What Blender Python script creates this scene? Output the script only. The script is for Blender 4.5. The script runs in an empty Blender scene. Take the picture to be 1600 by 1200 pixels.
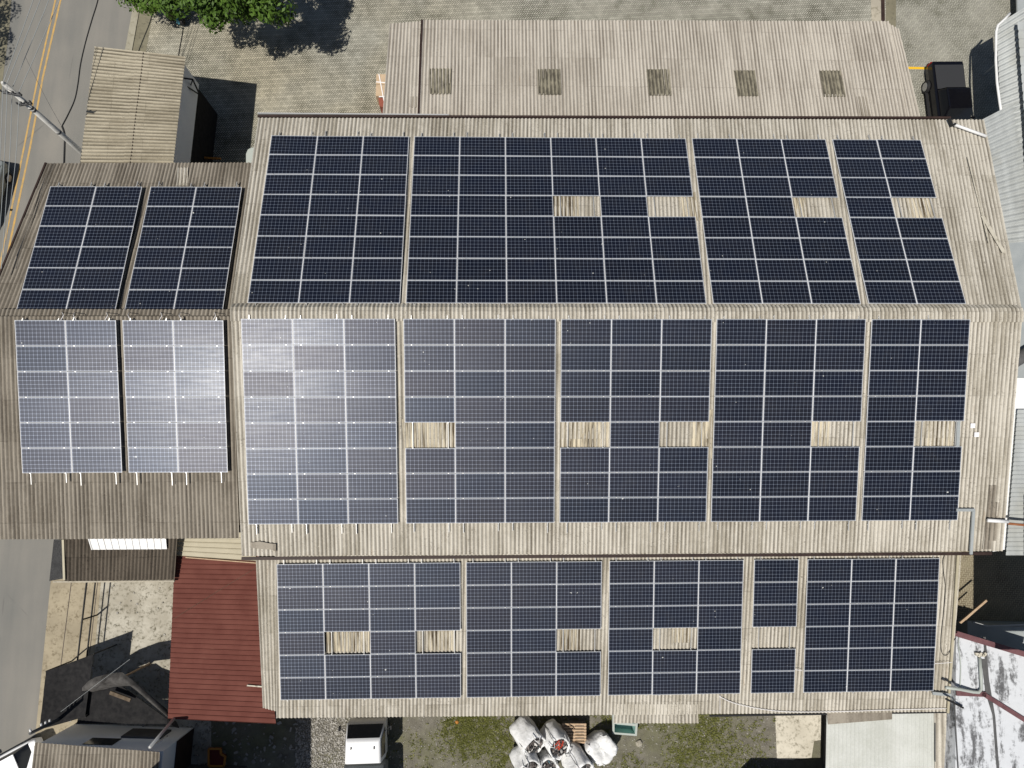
import bpy, bmesh, math, random
from mathutils import Vector, Matrix, noise
random.seed(7)
R = random.random
U = random.uniform
D = bpy.data
scene = bpy.context.scene
COL = scene.collection

# ---------------------------------------------------------------- camera, light, exposure
F = 1100.0                      # focal length in pixels of the 1600 px wide photograph
GZ = 9.5                        # height of the main ridge over the ground
CAM = Vector((0.0, -7.442, 28.6554 + GZ))
_t, _r, _w = 0.15, -0.0235, -0.0012
RC = (Matrix.Rotation(_t, 3, 'X') @ Matrix.Rotation(_r, 3, 'Y') @ Matrix.Rotation(_w, 3, 'Z'))
cd = D.cameras.new('camera'); cam = D.objects.new('camera', cd); COL.objects.link(cam)
cam.matrix_world = Matrix.Translation(CAM) @ RC.to_4x4()
cd.sensor_width = 36.0; cd.lens = 36.0 * F / 1600.0; cd.clip_start = 0.5; cd.clip_end = 1500
scene.camera = cam
SUN = Vector((-0.372, -0.325, 1.0)).normalized()      # towards the sun
w = D.worlds.new('World'); scene.world = w; w.use_nodes = True
nt = w.node_tree
sky = nt.nodes.new('ShaderNodeTexSky'); sky.sky_type = 'NISHITA'; sky.sun_disc = False
sky.sun_elevation = math.asin(SUN.z); sky.sun_rotation = math.atan2(SUN.x, SUN.y)
sky.air_density = 1.0; sky.dust_density = 1.0
bg = nt.nodes['Background']; bg.inputs['Strength'].default_value = 0.057
nt.links.new(sky.outputs[0], bg.inputs[0])
sl = D.lights.new('sun', 'SUN'); sl.energy = 5.0; sl.angle = math.radians(0.53); sl.color = (1.0, 0.955, 0.88)
so = D.objects.new('sun', sl); COL.objects.link(so)
so.rotation_euler = SUN.to_track_quat('Z', 'Y').to_euler()
scene.view_settings.view_transform = 'Standard'; scene.view_settings.look = 'None'
scene.view_settings.exposure = -0.10; scene.view_settings.gamma = 1.0
scene.cycles.max_bounces = 6; scene.cycles.sample_clamp_indirect = 4

# ---------------------------------------------------------------- real positions measured from the photograph
def ray(px, py):
    return (RC @ Vector(((px - 800) / F, (600 - py) / F, -1.0)))
def at(px, py, z=0.0):                       # the point at height z seen at (px, py)
    d = ray(px, py); return CAM + d * ((z - CAM.z) / d.z)
class Plane:
    def __init__(s, p, slope_y=0.0, slope_x=0.0):
        s.p = Vector(p); s.n = Vector((-slope_x, -slope_y, 1)).normalized(); s.sy = slope_y; s.sx = slope_x
    def at(s, px, py, off=0.0):
        d = ray(px, py); p0 = s.p + s.n * off
        return CAM + d * ((p0 - CAM).dot(s.n) / d.dot(s.n))
    def z(s, x, y): return s.p.z + s.sx * (x - s.p.x) + s.sy * (y - s.p.y)

# ---------------------------------------------------------------- materials
class Nodes:
    """a small writer of shader math"""
    def __init__(s, m): s.t = m.node_tree; s.n = s.t.nodes; s.l = s.t.links
    def new(s, k, **kw):
        n = s.n.new(k)
        for a, b in kw.items(): setattr(n, a, b)
        return n
    def put(s, sock, v):
        if hasattr(v, 'links'): s.l.new(v, sock)
        else: sock.default_value = v
    def m(s, op, a, b=None, c=None, clamp=False):
        n = s.new('ShaderNodeMath', operation=op, use_clamp=clamp)
        for i, v in enumerate((a, b, c)):
            if v is not None: s.put(n.inputs[i], v)
        return n.outputs[0]
    def mapr(s, v, a, b, c=0.0, d=1.0):
        n = s.new('ShaderNodeMapRange'); s.put(n.inputs[0], v)
        for i, x in enumerate((a, b, c, d)): n.inputs[i + 1].default_value = x
        return n.outputs[0]
    def mix(s, f, a, b, mode='MIX'):
        n = s.new('ShaderNodeMix', data_type='RGBA', blend_type=mode); s.put(n.inputs[0], f)
        for i, v in ((6, a), (7, b)):
            if isinstance(v, tuple) and len(v) == 3: v = v + (1,)
            s.put(n.inputs[i], v)
        return n.outputs[2]
    def noise(s, vec, scale, detail=3.0, rough=0.55, dist=0.0):
        n = s.new('ShaderNodeTexNoise'); s.l.new(vec, n.inputs['Vector'])
        n.inputs['Scale'].default_value = scale; n.inputs['Detail'].default_value = detail
        n.inputs['Roughness'].default_value = rough; n.inputs['Distortion'].default_value = dist
        return n.outputs[0]
    def scale(s, vec, sc, rot=(0, 0, 0)):
        n = s.new('ShaderNodeMapping'); s.l.new(vec, n.inputs[0]); n.inputs['Scale'].default_value = sc
        n.inputs['Rotation'].default_value = rot; return n.outputs[0]
    def pos(s):
        return s.new('ShaderNodeNewGeometry').outputs['Position']
    def xyz(s, v):
        n = s.new('ShaderNodeSeparateXYZ'); s.l.new(v, n.inputs[0]); return n.outputs
    def comb(s, x, y, z=0.0):
        n = s.new('ShaderNodeCombineXYZ')
        for i, v in enumerate((x, y, z)): s.put(n.inputs[i], v)
        return n.outputs[0]
    def white(s, vec):
        n = s.new('ShaderNodeTexWhiteNoise'); n.noise_dimensions = '3D'; s.l.new(vec, n.inputs[0]); return n.outputs[0]
    def bump(s, h, dist, strength=1.0):
        n = s.new('ShaderNodeBump'); n.inputs['Distance'].default_value = dist; n.inputs['Strength'].default_value = strength
        s.l.new(h, n.inputs['Height']); return n.outputs[0]

def mat(name, col=(0.5, 0.5, 0.5), rough=0.8, metal=0.0, spec=0.3, fn=None):
    m = D.materials.new(name); m.use_nodes = True
    b = m.node_tree.nodes['Principled BSDF']
    b.inputs['Base Color'].default_value = (*col, 1); b.inputs['Roughness'].default_value = rough
    b.inputs['Metallic'].default_value = metal; b.inputs['Specular IOR Level'].default_value = spec
    if fn: fn(Nodes(m), b)
    return m

def varied(c1, c2, scale=2.0, rough=0.8, bump=0.0, metal=0.0, spec=0.3, name='varied', fine=18.0):
    def fn(N, b):
        p = N.pos(); n1 = N.noise(p, scale, 4); n2 = N.noise(p, scale * fine, 2)
        f = N.mapr(N.m('ADD', N.m('MULTIPLY', n1, 0.65), N.m('MULTIPLY', n2, 0.35)), 0.36, 0.64)
        N.l.new(N.mix(f, c1, c2), b.inputs['Base Color'])
        if bump: N.l.new(N.bump(n2, bump), b.inputs['Normal'])
    return mat(name, c1, rough, metal, spec, fn)

def fibro(name, light, dark, spot, along='y', spots=0.5, streak=1.0, course=1.75):
    """weathered fibre cement: sheets of slightly different age, streaks down the slope, lichen spots, dirt and painted shade in the valleys"""
    def fn(N, b):
        p = N.pos()
        sx, sy = ((1.0, 0.13) if along == 'y' else (0.13, 1.0))
        st = N.noise(N.scale(p, (sx, sy, 0.2)), 7.0, 4, 0.65)            # fine streaks
        st2 = N.noise(N.scale(p, (sx, sy * 1.6, 0.2)), 1.6, 3, 0.6)      # broad streaks
        big = N.noise(p, 0.35, 3)
        q = N.xyz(p)
        a, c = (q[0], q[1]) if along == 'y' else (q[1], q[0])
        sheet = N.white(N.comb(N.m('FLOOR', N.m('DIVIDE', a, 1.06)), N.m('FLOOR', N.m('DIVIDE', c, course)), 0.0))
        f = N.m('ADD', N.m('MULTIPLY', st, 0.5 * streak), N.m('MULTIPLY', st2, 0.55))
        f = N.m('ADD', f, N.m('MULTIPLY', N.m('SUBTRACT', big, 0.5), 0.8))
        f = N.m('ADD', f, N.m('MULTIPLY', N.m('SUBTRACT', sheet, 0.5), 0.20))
        rib = N.white(N.comb(N.m('FLOOR', N.m('DIVIDE', a, 0.177)), N.m('FLOOR', N.m('DIVIDE', c, course * 2)), 3.0))
        f = N.m('ADD', f, N.m('MULTIPLY', N.m('SUBTRACT', rib, 0.5), 0.22))
        f = N.m('ADD', f, N.m('MULTIPLY', N.m('SUBTRACT', N.noise(p, 5.0, 4, 0.7), 0.5), 0.45))
        f = N.mapr(f, 0.40, 0.80)
        colr = N.mix(f, light, dark)
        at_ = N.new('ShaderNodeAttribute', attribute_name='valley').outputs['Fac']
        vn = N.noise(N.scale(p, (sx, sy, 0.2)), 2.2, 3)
        colr = N.mix(N.m('MULTIPLY', N.m('POWER', at_, 1.7), N.mapr(vn, 0.3, 0.68, 0.32, 1.0)), colr, spot)  # valleys darkened: dirt plus valley shade put into the colour
        v = N.noise(p, 13.0, 3, 0.7)
        v2 = N.noise(p, 1.3, 2)
        sp = N.m('MULTIPLY', N.mapr(v, 0.57, 0.68), N.mapr(v2, 0.4, 0.65, 0.15, spots))
        colr = N.mix(sp, colr, spot)
        pale = N.m('MULTIPLY', N.mapr(N.noise(N.scale(p, (1, 1, 1)), 21.0, 2), 0.64, 0.70), 0.35)
        colr = N.mix(pale, colr, tuple(min(1, x * 1.45) for x in light))
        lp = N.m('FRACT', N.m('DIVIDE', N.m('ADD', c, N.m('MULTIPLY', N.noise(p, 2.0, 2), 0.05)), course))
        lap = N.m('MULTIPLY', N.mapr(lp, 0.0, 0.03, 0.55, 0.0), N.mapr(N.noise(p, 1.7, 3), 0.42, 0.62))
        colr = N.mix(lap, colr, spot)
        rust = N.m('MULTIPLY', N.mapr(N.noise(N.scale(p, (sx, sy, 0.2)), 4.0, 3, 0.7), 0.66, 0.76), 0.35)
        colr = N.mix(rust, colr, tuple(x * k for x, k in zip(dark, (0.75, 0.55, 0.38))))
        N.l.new(colr, b.inputs['Base Color'])
        N.l.new(N.bump(N.noise(p, 30.0, 3), 0.004), b.inputs['Normal'])
    return mat(name, light, 0.92, 0, 0.15, fn)

M = {}
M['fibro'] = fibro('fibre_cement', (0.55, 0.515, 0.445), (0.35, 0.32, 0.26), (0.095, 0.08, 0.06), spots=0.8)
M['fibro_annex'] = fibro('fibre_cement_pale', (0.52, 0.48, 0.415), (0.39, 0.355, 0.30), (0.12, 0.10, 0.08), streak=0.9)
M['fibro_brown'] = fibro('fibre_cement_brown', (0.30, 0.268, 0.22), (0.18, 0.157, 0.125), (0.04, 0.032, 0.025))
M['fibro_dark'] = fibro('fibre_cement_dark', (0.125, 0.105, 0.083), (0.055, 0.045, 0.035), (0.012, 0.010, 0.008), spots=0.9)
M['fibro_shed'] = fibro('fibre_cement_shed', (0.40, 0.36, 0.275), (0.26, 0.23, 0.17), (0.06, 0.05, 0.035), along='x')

def f_dirty(N, b):
    p = N.pos(); s = N.noise(N.scale(p, (1, 0.05, 0.1)), 8.0, 4, 0.7); s2 = N.noise(N.scale(p, (1, 0.12, 0.1)), 1.5, 2)
    f = N.mapr(N.m('ADD', N.m('MULTIPLY', s, 0.6), N.m('MULTIPLY', s2, 0.4)), 0.44, 0.58)
    c = N.mix(f, (0.54, 0.48, 0.36), (0.06, 0.042, 0.022)); N.l.new(c, b.inputs['Base Color'])
M['dirty'] = mat('dirty_translucent_sheet', rough=0.7, fn=f_dirty)
def f_skylight(N, b):
    p = N.pos(); s = N.noise(N.scale(p, (1, 0.3, 0.1)), 5.0, 4, 0.7)
    q = N.new('ShaderNodeAttribute', attribute_name='valley').outputs['Fac']
    f = N.mapr(N.m('ADD', s, N.m('MULTIPLY', q, 0.26)), 0.46, 0.74)  # darker towards the valleys
    N.l.new(N.mix(f, (0.27, 0.245, 0.18), (0.09, 0.08, 0.06)), b.inputs['Base Color'])
M['skylight_mat'] = mat('yellowed_skylight_sheet', rough=0.6, fn=f_skylight)

def f_glass(N, b):
    uv = N.new('ShaderNodeUVMap').outputs[0]; q = N.xyz(uv)
    def cell(v, n):
        t = N.m('MULTIPLY', v, float(n)); fr = N.m('FRACT', t)
        return N.m('ABSOLUTE', N.m('SUBTRACT', fr, 0.5))        # 0.5 at the gap between cells
    a = cell(N.m('SUBTRACT', N.m('MULTIPLY', q[0], 1.03), 0.015), 12); c = cell(N.m('SUBTRACT', N.m('MULTIPLY', q[1], 1.05), 0.025), 6)
    lx = N.mapr(a, 0.458, 0.470); ly = N.mapr(c, 0.462, 0.474)
    line = N.m('MAXIMUM', N.m('MULTIPLY', lx, 0.70), N.m('MULTIPLY', ly, 0.95))
    dot = N.mapr(N.m('ADD', a, c), 0.84, 0.87)                    # pseudo square corners
    g = N.m('MAXIMUM', line, dot)
    info = N.new('ShaderNodeObjectInfo').outputs['Random']
    p = N.pos(); nz = N.noise(p, 1.1, 2)
    base = N.mix(info, (0.0025, 0.0036, 0.009), (0.0045, 0.0060, 0.014))
    base = N.mix(N.mapr(nz, 0.35, 0.7, 0, 0.5), base, (0.009, 0.009, 0.012))
    colr = N.mix(N.m('MULTIPLY', g, 0.50), base, (0.24, 0.28, 0.35))
    dn = N.noise(N.scale(p, (1, 1, 1)), 3.0, 5, 0.7)
    colr = N.mix(N.mapr(dn, 0.5, 0.8, 0.0, 0.03), colr, (0.30, 0.27, 0.22))     # dust
    drop = N.mapr(N.noise(p, 6.5, 1, 0.4), 0.80, 0.83); colr = N.mix(drop, colr, (0.5, 0.5, 0.47))
    N.l.new(colr, b.inputs['Base Color'])
    r3 = N.m('FRACT', N.m('MULTIPLY', info, 7.31)); r4 = N.m('FRACT', N.m('MULTIPLY', info, 17.7))
    sm = N.noise(N.scale(p, (0.5, 3.0, 1)), 2.5, 4, 0.65)
    N.l.new(N.m('ADD', 0.40, N.m('ADD', N.m('MULTIPLY', r3, 0.03), N.m('MULTIPLY', sm, 0.06))), b.inputs['Roughness'])
    N.l.new(N.m('MULTIPLY', N.m('ADD', 0.30, N.m('ADD', N.m('MULTIPLY', r4, 0.05), N.m('MULTIPLY', sm, 0.10))), N.m('MULTIPLY_ADD', g, 1.5, 0.8)), b.inputs['Specular IOR Level'])
    N.l.new(N.mix(r3, (0.70, 0.78, 1.0), (0.84, 0.84, 1.0)), b.inputs['Specular Tint'])
    N.l.new(N.m('MULTIPLY', N.mapr(sm, 0.3, 0.7, 0.13, 0.32), N.m('ADD', 0.8, N.m('MULTIPLY', r4, 0.4))), b.inputs['Coat Weight'])
    N.l.new(N.m('ADD', 0.24, N.m('MULTIPLY', r3, 0.10)), b.inputs['Coat Roughness']); b.inputs['Coat Tint'].default_value = (0.85, 0.93, 1.0, 1)
    b.inputs['Coat IOR'].default_value = 1.35
M['glass'] = mat('solar_cells_under_glass', fn=f_glass)
M['frame'] = mat('anodised_frame', (0.50, 0.52, 0.55), 0.5, 0.0, 0.4)
M['frame_end_lit'] = mat('sunlit_frame_end', (0.72, 0.73, 0.75), 0.45, 0.0, 0.5)  # same frame metal, end bars painted lighter as if lit by the western sun
M['alu'] = mat('aluminium', (0.50, 0.50, 0.49), 0.42, 0.35, 0.5)
M['galv'] = varied((0.27, 0.295, 0.30), (0.34, 0.36, 0.36), 1.5, 0.5, 0, 0.0, 0.5, 'galvanised')
M['white'] = varied((0.66, 0.66, 0.65), (0.76, 0.76, 0.76), 1.0, 0.5, 0, 0, 0.4, 'white_paint')
M['wall_white'] = varied((0.58, 0.60, 0.62), (0.70, 0.71, 0.72), 0.8, 0.85, 0, 0, 0.2, 'white_wall')
M['wall_bright'] = varied((0.76, 0.78, 0.80), (0.86, 0.87, 0.87), 0.8, 0.85, 0, 0, 0.2, 'bright_white_wall')
M['wall'] = varied((0.34, 0.30, 0.25), (0.45, 0.41, 0.35), 0.8, 0.9, 0, 0, 0.2, 'old_plaster')
M['gutter_brown'] = varied((0.022, 0.012, 0.010), (0.042, 0.025, 0.02), 3, 0.6, 0, 0, 0.3, 'brown_gutter_paint')
M['maroon'] = varied((0.10, 0.045, 0.05), (0.17, 0.08, 0.085), 2, 0.5, 0, 0, 0.4, 'maroon_gutter_paint')
M['black'] = mat('black_rubber', (0.015, 0.015, 0.016), 0.7)
M['blackpaint'] = mat('black_car_paint', (0.004, 0.004, 0.006), 0.16, 0, 0.4)
M['tonneau'] = mat('grey_vinyl_cover', (0.032, 0.033, 0.036), 0.6)
M['winglass'] = mat('window_glass', (0.010, 0.011, 0.013), 0.12, 0, 0.6)
M['red_lamp'] = mat('red_lens', (0.25, 0.01, 0.01), 0.3)
M['carwhite'] = mat('white_car_paint', (0.80, 0.80, 0.80), 0.25, 0, 0.5)
M['silver'] = mat('silver_car_paint', (0.30, 0.33, 0.32), 0.3, 0.2, 0.5)
M['rim'] = mat('wheel_rim', (0.45, 0.45, 0.46), 0.3, 0.8)
M['tarp'] = varied((0.10, 0.115, 0.12), (0.15, 0.165, 0.17), 2.0, 0.5, 0, 0, 0.4, 'grey_tarpaulin')
M['concrete_pole'] = varied((0.46, 0.45, 0.42), (0.58, 0.57, 0.54), 3.0, 0.85, 0, 0, 0.2, 'pole_concrete')
M['wood'] = varied((0.36, 0.25, 0.16), (0.50, 0.37, 0.25), 6.0, 0.8, 0, 0, 0.2, 'pallet_wood')
M['card'] = varied((0.43, 0.32, 0.21), (0.50, 0.38, 0.26), 4.0, 0.8, 0, 0, 0.2, 'cardboard')
M['terracotta'] = varied((0.20, 0.06, 0.04), (0.28, 0.09, 0.06), 6.0, 0.8, 0, 0, 0.2, 'terracotta')
M['teal'] = mat('teal_plastic', (0.30, 0.47, 0.43), 0.4)
M['pale'] = mat('pale_plastic', (0.38, 0.41, 0.38), 0.5)
M['blue'] = mat('blue_plastic', (0.10, 0.33, 0.42), 0.4)
M['tape'] = mat('white_tape', (0.8, 0.78, 0.78), 0.5)
M['orange'] = mat('orange_paint', (0.42, 0.17, 0.03), 0.5)
M['darkred'] = mat('dark_red_paint', (0.10, 0.012, 0.01), 0.6)
M['yellow'] = varied((0.52, 0.32, 0.09), (0.34, 0.25, 0.13), 3.0, 0.8, 0, 0, 0.2, 'yellow_road_paint')
M['yellow2'] = mat('yellow_yard_paint', (0.70, 0.42, 0.02), 0.8)
M['rust'] = varied((0.20, 0.07, 0.03), (0.30, 0.13, 0.06), 5.0, 0.8, 0, 0, 0.2, 'rust')
M['net'] = varied((0.010, 0.010, 0.011), (0.026, 0.025, 0.025), 5.0, 0.9, 0, 0, 0.15, 'black_shade_net')
M['dirty_sheet'] = varied((0.10, 0.095, 0.09), (0.028, 0.026, 0.024), 1.1, 0.85, 0, 0, 0.2, 'dirty_awning_sheet', 5.0)
M['darkgrey'] = varied((0.07, 0.07, 0.072), (0.11, 0.11, 0.11), 2.0, 0.8, 0, 0, 0.2, 'dark_grey')

def f_red(N, b):
    p = N.pos(); n = N.noise(p, 1.2, 4); e = N.noise(N.scale(p, (0.3, 1, 1)), 3.0, 4)
    c = N.mix(N.mapr(n, 0.35, 0.65), (0.112, 0.036, 0.027), (0.140, 0.049, 0.037))
    c = N.mix(N.mapr(e, 0.66, 0.76, 0, 0.4), c, (0.17, 0.08, 0.055)); N.l.new(c, b.inputs['Base Color'])
M['red'] = mat('red_painted_steel', rough=0.75, spec=0.12, fn=f_red)
M['beige_metal'] = varied((0.36, 0.325, 0.235), (0.42, 0.38, 0.28), 1.5, 0.6, 0, 0, 0.3, 'beige_painted_steel')
def f_steel(N, b):
    p = N.pos(); n = N.noise(N.scale(p, (1, 0.2, 1)), 2.0, 4); n2 = N.noise(p, 0.5, 3)
    c = N.mix(N.mapr(n, 0.35, 0.7), (0.43, 0.45, 0.445), (0.32, 0.335, 0.33)); c = N.mix(N.mapr(n2, 0.5, 0.7, 0, 0.35), c, (0.28, 0.265, 0.20))
    N.l.new(c, b.inputs['Base Color'])
M['steel_roof'] = mat('galvanised_roof', rough=0.5, metal=0.0, spec=0.5, fn=f_steel)
M['steel_glare'] = mat('zinc_with_painted_glare', (0.80, 0.81, 0.81), 0.38, 0.0, 0.5)  # sun glare on the zinc put into a near-white base colour
M['steel_light'] = varied((0.55, 0.56, 0.53), (0.44, 0.45, 0.41), 0.7, 0.5, 0, 0.0, 0.4, 'pale_ribbed_steel')
def f_mold(N, b):
    p = N.pos()
    n = N.noise(p, 0.55, 5, 0.6, 0.6); n2 = N.noise(p, 5.0, 5, 0.75); n3 = N.noise(N.scale(p, (1.6, 0.4, 1), (0, 0, 0.5)), 1.3, 5, 0.7, 0.4)
    f = N.m('ADD', N.m('MULTIPLY', n3, 0.5), N.m('ADD', N.m('MULTIPLY', n, 0.35), N.m('MULTIPLY', n2, 0.25)))
    c = N.mix(N.mapr(f, 0.555, 0.63), (0.58, 0.60, 0.63), (0.05, 0.05, 0.055)); c = N.mix(N.mapr(n2, 0.3, 0.7, 0, 0.3), c, (0.45, 0.46, 0.47))
    N.l.new(c, b.inputs['Base Color'])
M['mold'] = mat('white_slab_with_mould', rough=0.85, fn=f_mold)

def f_asphalt(N, b):
    p = N.pos(); n = N.noise(N.scale(p, (1, 0.12, 1), (0, 0, -0.17)), 1.0, 3); n2 = N.noise(p, 40, 2); n3 = N.noise(p, 0.3, 3)
    f = N.m('ADD', N.m('MULTIPLY', n, 0.45), N.m('ADD', N.m('MULTIPLY', n3, 0.35), N.m('MULTIPLY', n2, 0.25)))
    c = N.mix(N.mapr(f, 0.38, 0.68), (0.225, 0.212, 0.188), (0.15, 0.15, 0.14))
    vo = N.new('ShaderNodeTexVoronoi', feature='DISTANCE_TO_EDGE'); N.l.new(N.scale(p, (1, 0.5, 1)), vo.inputs[0]); vo.inputs['Scale'].default_value = 0.16
    cr = N.m('MULTIPLY', N.mapr(vo.outputs[0], 0.0, 0.004, 0.4, 0.0), N.mapr(N.noise(p, 0.5, 2), 0.5, 0.6))
    c = N.mix(cr, c, (0.07, 0.07, 0.07)); N.l.new(c, b.inputs['Base Color'])
M['asphalt'] = mat('asphalt', rough=0.9, spec=0.2, fn=f_asphalt)
def f_conc(c1, c2, c3):
    def fn(N, b):
        p = N.pos(); n = N.noise(p, 0.8, 4); n2 = N.noise(p, 6.0, 5, 0.7); n3 = N.noise(p, 2.2, 4, 0.6)
        c = N.mix(N.mapr(n, 0.35, 0.65), c1, c2); c = N.mix(N.m('MULTIPLY', N.mapr(n2, 0.47, 0.64), N.mapr(n3, 0.40, 0.58)), c, c3)
        N.l.new(c, b.inputs['Base Color'])
    return fn
M['conc'] = mat('old_concrete', rough=0.9, spec=0.2, fn=f_conc((0.42, 0.38, 0.30), (0.34, 0.31, 0.25), (0.20, 0.18, 0.13)))
M['conc_k'] = mat('kerb_concrete', rough=0.9, spec=0.2, fn=f_conc((0.34, 0.32, 0.25), (0.28, 0.26, 0.20), (0.2, 0.18, 0.13)))
M['conc_pale'] = mat('pale_stained_concrete', rough=0.9, spec=0.2, fn=f_conc((0.44, 0.415, 0.35), (0.29, 0.265, 0.21), (0.10, 0.09, 0.06)))
M['conc_beige'] = mat('beige_concrete', rough=0.9, spec=0.2, fn=f_conc((0.36, 0.31, 0.22), (0.28, 0.24, 0.17), (0.17, 0.14, 0.09)))
M['slab'] = mat('cream_concrete', rough=0.9, spec=0.2, fn=f_conc((0.60, 0.56, 0.47), (0.49, 0.455, 0.375), (0.22, 0.20, 0.15)))
M['sidewalk'] = mat('dark_pavement', rough=0.9, spec=0.2, fn=f_conc((0.16, 0.145, 0.10), (0.20, 0.185, 0.13), (0.12, 0.11, 0.08)))

def pavers(name, angle, cols, joint, tint=None):
    def fn(N, b):
        p = N.pos(); q = N.xyz(N.scale(p, (10, 10, 10), (0, 0, angle)))
        i, j = N.m('FLOOR', q[0]), N.m('FLOOR', q[1])
        fx, fy = N.m('FRACT', q[0]), N.m('FRACT', q[1])
        k = N.m('FLOORED_MODULO', N.m('SUBTRACT', i, j), 4.0)
        is_ = [N.m('COMPARE', k, float(v), 0.4) for v in range(4)]
        hor = N.m('ADD', is_[0], is_[1]); ver = N.m('ADD', is_[2], is_[3])
        big = 9.0
        dl = N.m('ADD', fx, N.m('MULTIPLY', is_[1], big)); dr = N.m('ADD', N.m('SUBTRACT', 1.0, fx), N.m('MULTIPLY', is_[0], big))
        dt = N.m('ADD', N.m('SUBTRACT', 1.0, fy), N.m('MULTIPLY', is_[3], big)); db = N.m('ADD', fy, N.m('MULTIPLY', is_[2], big))
        e = N.m('MINIMUM', N.m('MINIMUM', dl, dr), N.m('MINIMUM', dt, db))
        bi = N.m('SUBTRACT', i, is_[1]); bj = N.m('ADD', j, is_[3])
        rnd = N.white(N.comb(bi, bj, 0.0))
        n1 = N.noise(p, 0.28, 4, 0.6); n2 = N.noise(p, 1.4, 4, 0.65); n3 = N.noise(p, 0.13, 3)
        rnd = N.m('MULTIPLY_ADD', rnd, 0.6, N.m('MULTIPLY', hor, 0.4)); c = N.mix(rnd, cols[0], cols[1]); c = N.mix(N.m('MAXIMUM', N.mapr(n3, 0.40, 0.62), N.mapr(N.xyz(p)[0], -10.0, 2.0)), c, N.mix(rnd, cols[2], cols[3]))
        c = N.mix(N.mapr(n2, 0.3, 0.7, 0.0, 0.35), c, (0.16, 0.15, 0.125))
        wide = N.mapr(N.m('ADD', n1, N.m('MULTIPLY', n2, 0.3)), 0.5, 0.8, 0.35, 1.0)
        g = N.m('MULTIPLY', N.mapr(e, 0.12, 0.30, 1.0, 0.0), wide)
        moss = N.m('MULTIPLY', N.mapr(n2, 0.52, 0.72, 0.0, 0.55), N.mapr(n1, 0.45, 0.6))
        c = N.mix(moss, c, (0.10, 0.10, 0.055))
        N.l.new(N.mix(g, c, joint), b.inputs['Base Color'])
    return mat(name, rough=0.9, spec=0.2, fn=fn)
M['pavers'] = pavers('herringbone_pavers', 0.72, [(0.50, 0.455, 0.345), (0.30, 0.275, 0.205), (0.455, 0.44, 0.375), (0.285, 0.28, 0.235)], (0.05, 0.048, 0.035))
M['pavers2'] = pavers('yard_pavers', 0.02, [(0.36, 0.26, 0.13), (0.28, 0.20, 0.10), (0.33, 0.29, 0.20), (0.27, 0.24, 0.16)], (0.11, 0.08, 0.05))
M['pavers3'] = pavers('straight_pavers', 0.0, [(0.40, 0.38, 0.32), (0.32, 0.31, 0.26), (0.38, 0.37, 0.31), (0.31, 0.30, 0.26)], (0.085, 0.085, 0.065))

def f_soil(N, b):
    p = N.pos(); n = N.noise(p, 0.33, 4, 0.6); n2 = N.noise(p, 2.0, 5, 0.7); n3 = N.noise(p, 22, 3, 0.7)
    c = N.mix(N.mapr(n2, 0.35, 0.65), (0.135, 0.125, 0.10), (0.22, 0.205, 0.17))
    c = N.mix(N.mapr(N.m('ADD', n, N.m('MULTIPLY', n2, 0.3)), 0.55, 0.80, 0, 0.5), c, (0.12, 0.125, 0.04))
    c = N.mix(N.mapr(n3, 0.62, 0.74, 0, 0.7), c, (0.42, 0.40, 0.35)); c = N.mix(N.mapr(n3, 0.28, 0.42, 0.6, 0), c, (0.05, 0.045, 0.03))
    N.l.new(c, b.inputs['Base Color']); N.l.new(N.bump(n3, 0.05), b.inputs['Normal'])
M['soil'] = mat('soil_and_grit', rough=0.95, spec=0.1, fn=f_soil)
def f_leaf(c1, c2):
    def fn(N, b):
        p = N.pos(); r = N.white(N.scale(p, (3, 3, 3))); n = N.noise(p, 1.5, 3)
        r2 = N.new('ShaderNodeAttribute', attribute_name='tone').outputs['Fac']
        N.l.new(N.mix(N.m('ADD', N.m('MULTIPLY', n, 0.3), N.m('MULTIPLY', r2, 0.7)), c1, c2), b.inputs['Base Color'])
        b.inputs['Transmission Weight'].default_value = 0.0
    return fn
M['leaf'] = mat('leaves', rough=0.6, spec=0.25, fn=f_leaf((0.025, 0.055, 0.008), (0.10, 0.18, 0.022)))
M['bark'] = varied((0.08, 0.06, 0.04), (0.14, 0.11, 0.08), 6, 0.9, 0, 0, 0.1, 'bark')
M['grass'] = mat('grass_blades', rough=0.8, spec=0.1, fn=f_leaf((0.085, 0.10, 0.025), (0.24, 0.24, 0.075)))
M['stone'] = mat('gravel_stone', rough=0.9, spec=0.1, fn=f_leaf((0.14, 0.13, 0.11), (0.48, 0.46, 0.42)))
def f_scrap(N, b):
    t = N.new('ShaderNodeAttribute', attribute_name='tone').outputs['Fac']
    c = N.mix(N.mapr(t, 0.0, 0.75), (0.010, 0.013, 0.016), (0.12, 0.10, 0.09)); c = N.mix(N.mapr(t, 0.86, 0.88), c, (0.55, 0.53, 0.5)); c = N.mix(N.mapr(t, 0.96, 0.97), c, (0.12, 0.34, 0.42))
    N.l.new(c, b.inputs['Base Color'])
M['junk'] = mat('scrap_pieces', rough=0.5, spec=0.4, fn=f_scrap)
M['redjunk'] = mat('red_scrap', (0.42, 0.045, 0.02), 0.5)
def f_bag(N, b):
    p = N.pos(); n = N.noise(p, 5, 4); c = N.mix(N.mapr(n, 0.35, 0.7), (0.80, 0.80, 0.80), (0.62, 0.62, 0.60)); N.l.new(c, b.inputs['Base Color'])
    N.l.new(N.bump(N.noise(N.scale(p, (1, 1, .4)), 4, 2, 0.5, 0.6), 0.04), b.inputs['Normal'])
M['bag'] = mat('woven_white_bag', rough=0.75, spec=0.2, fn=f_bag)

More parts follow.
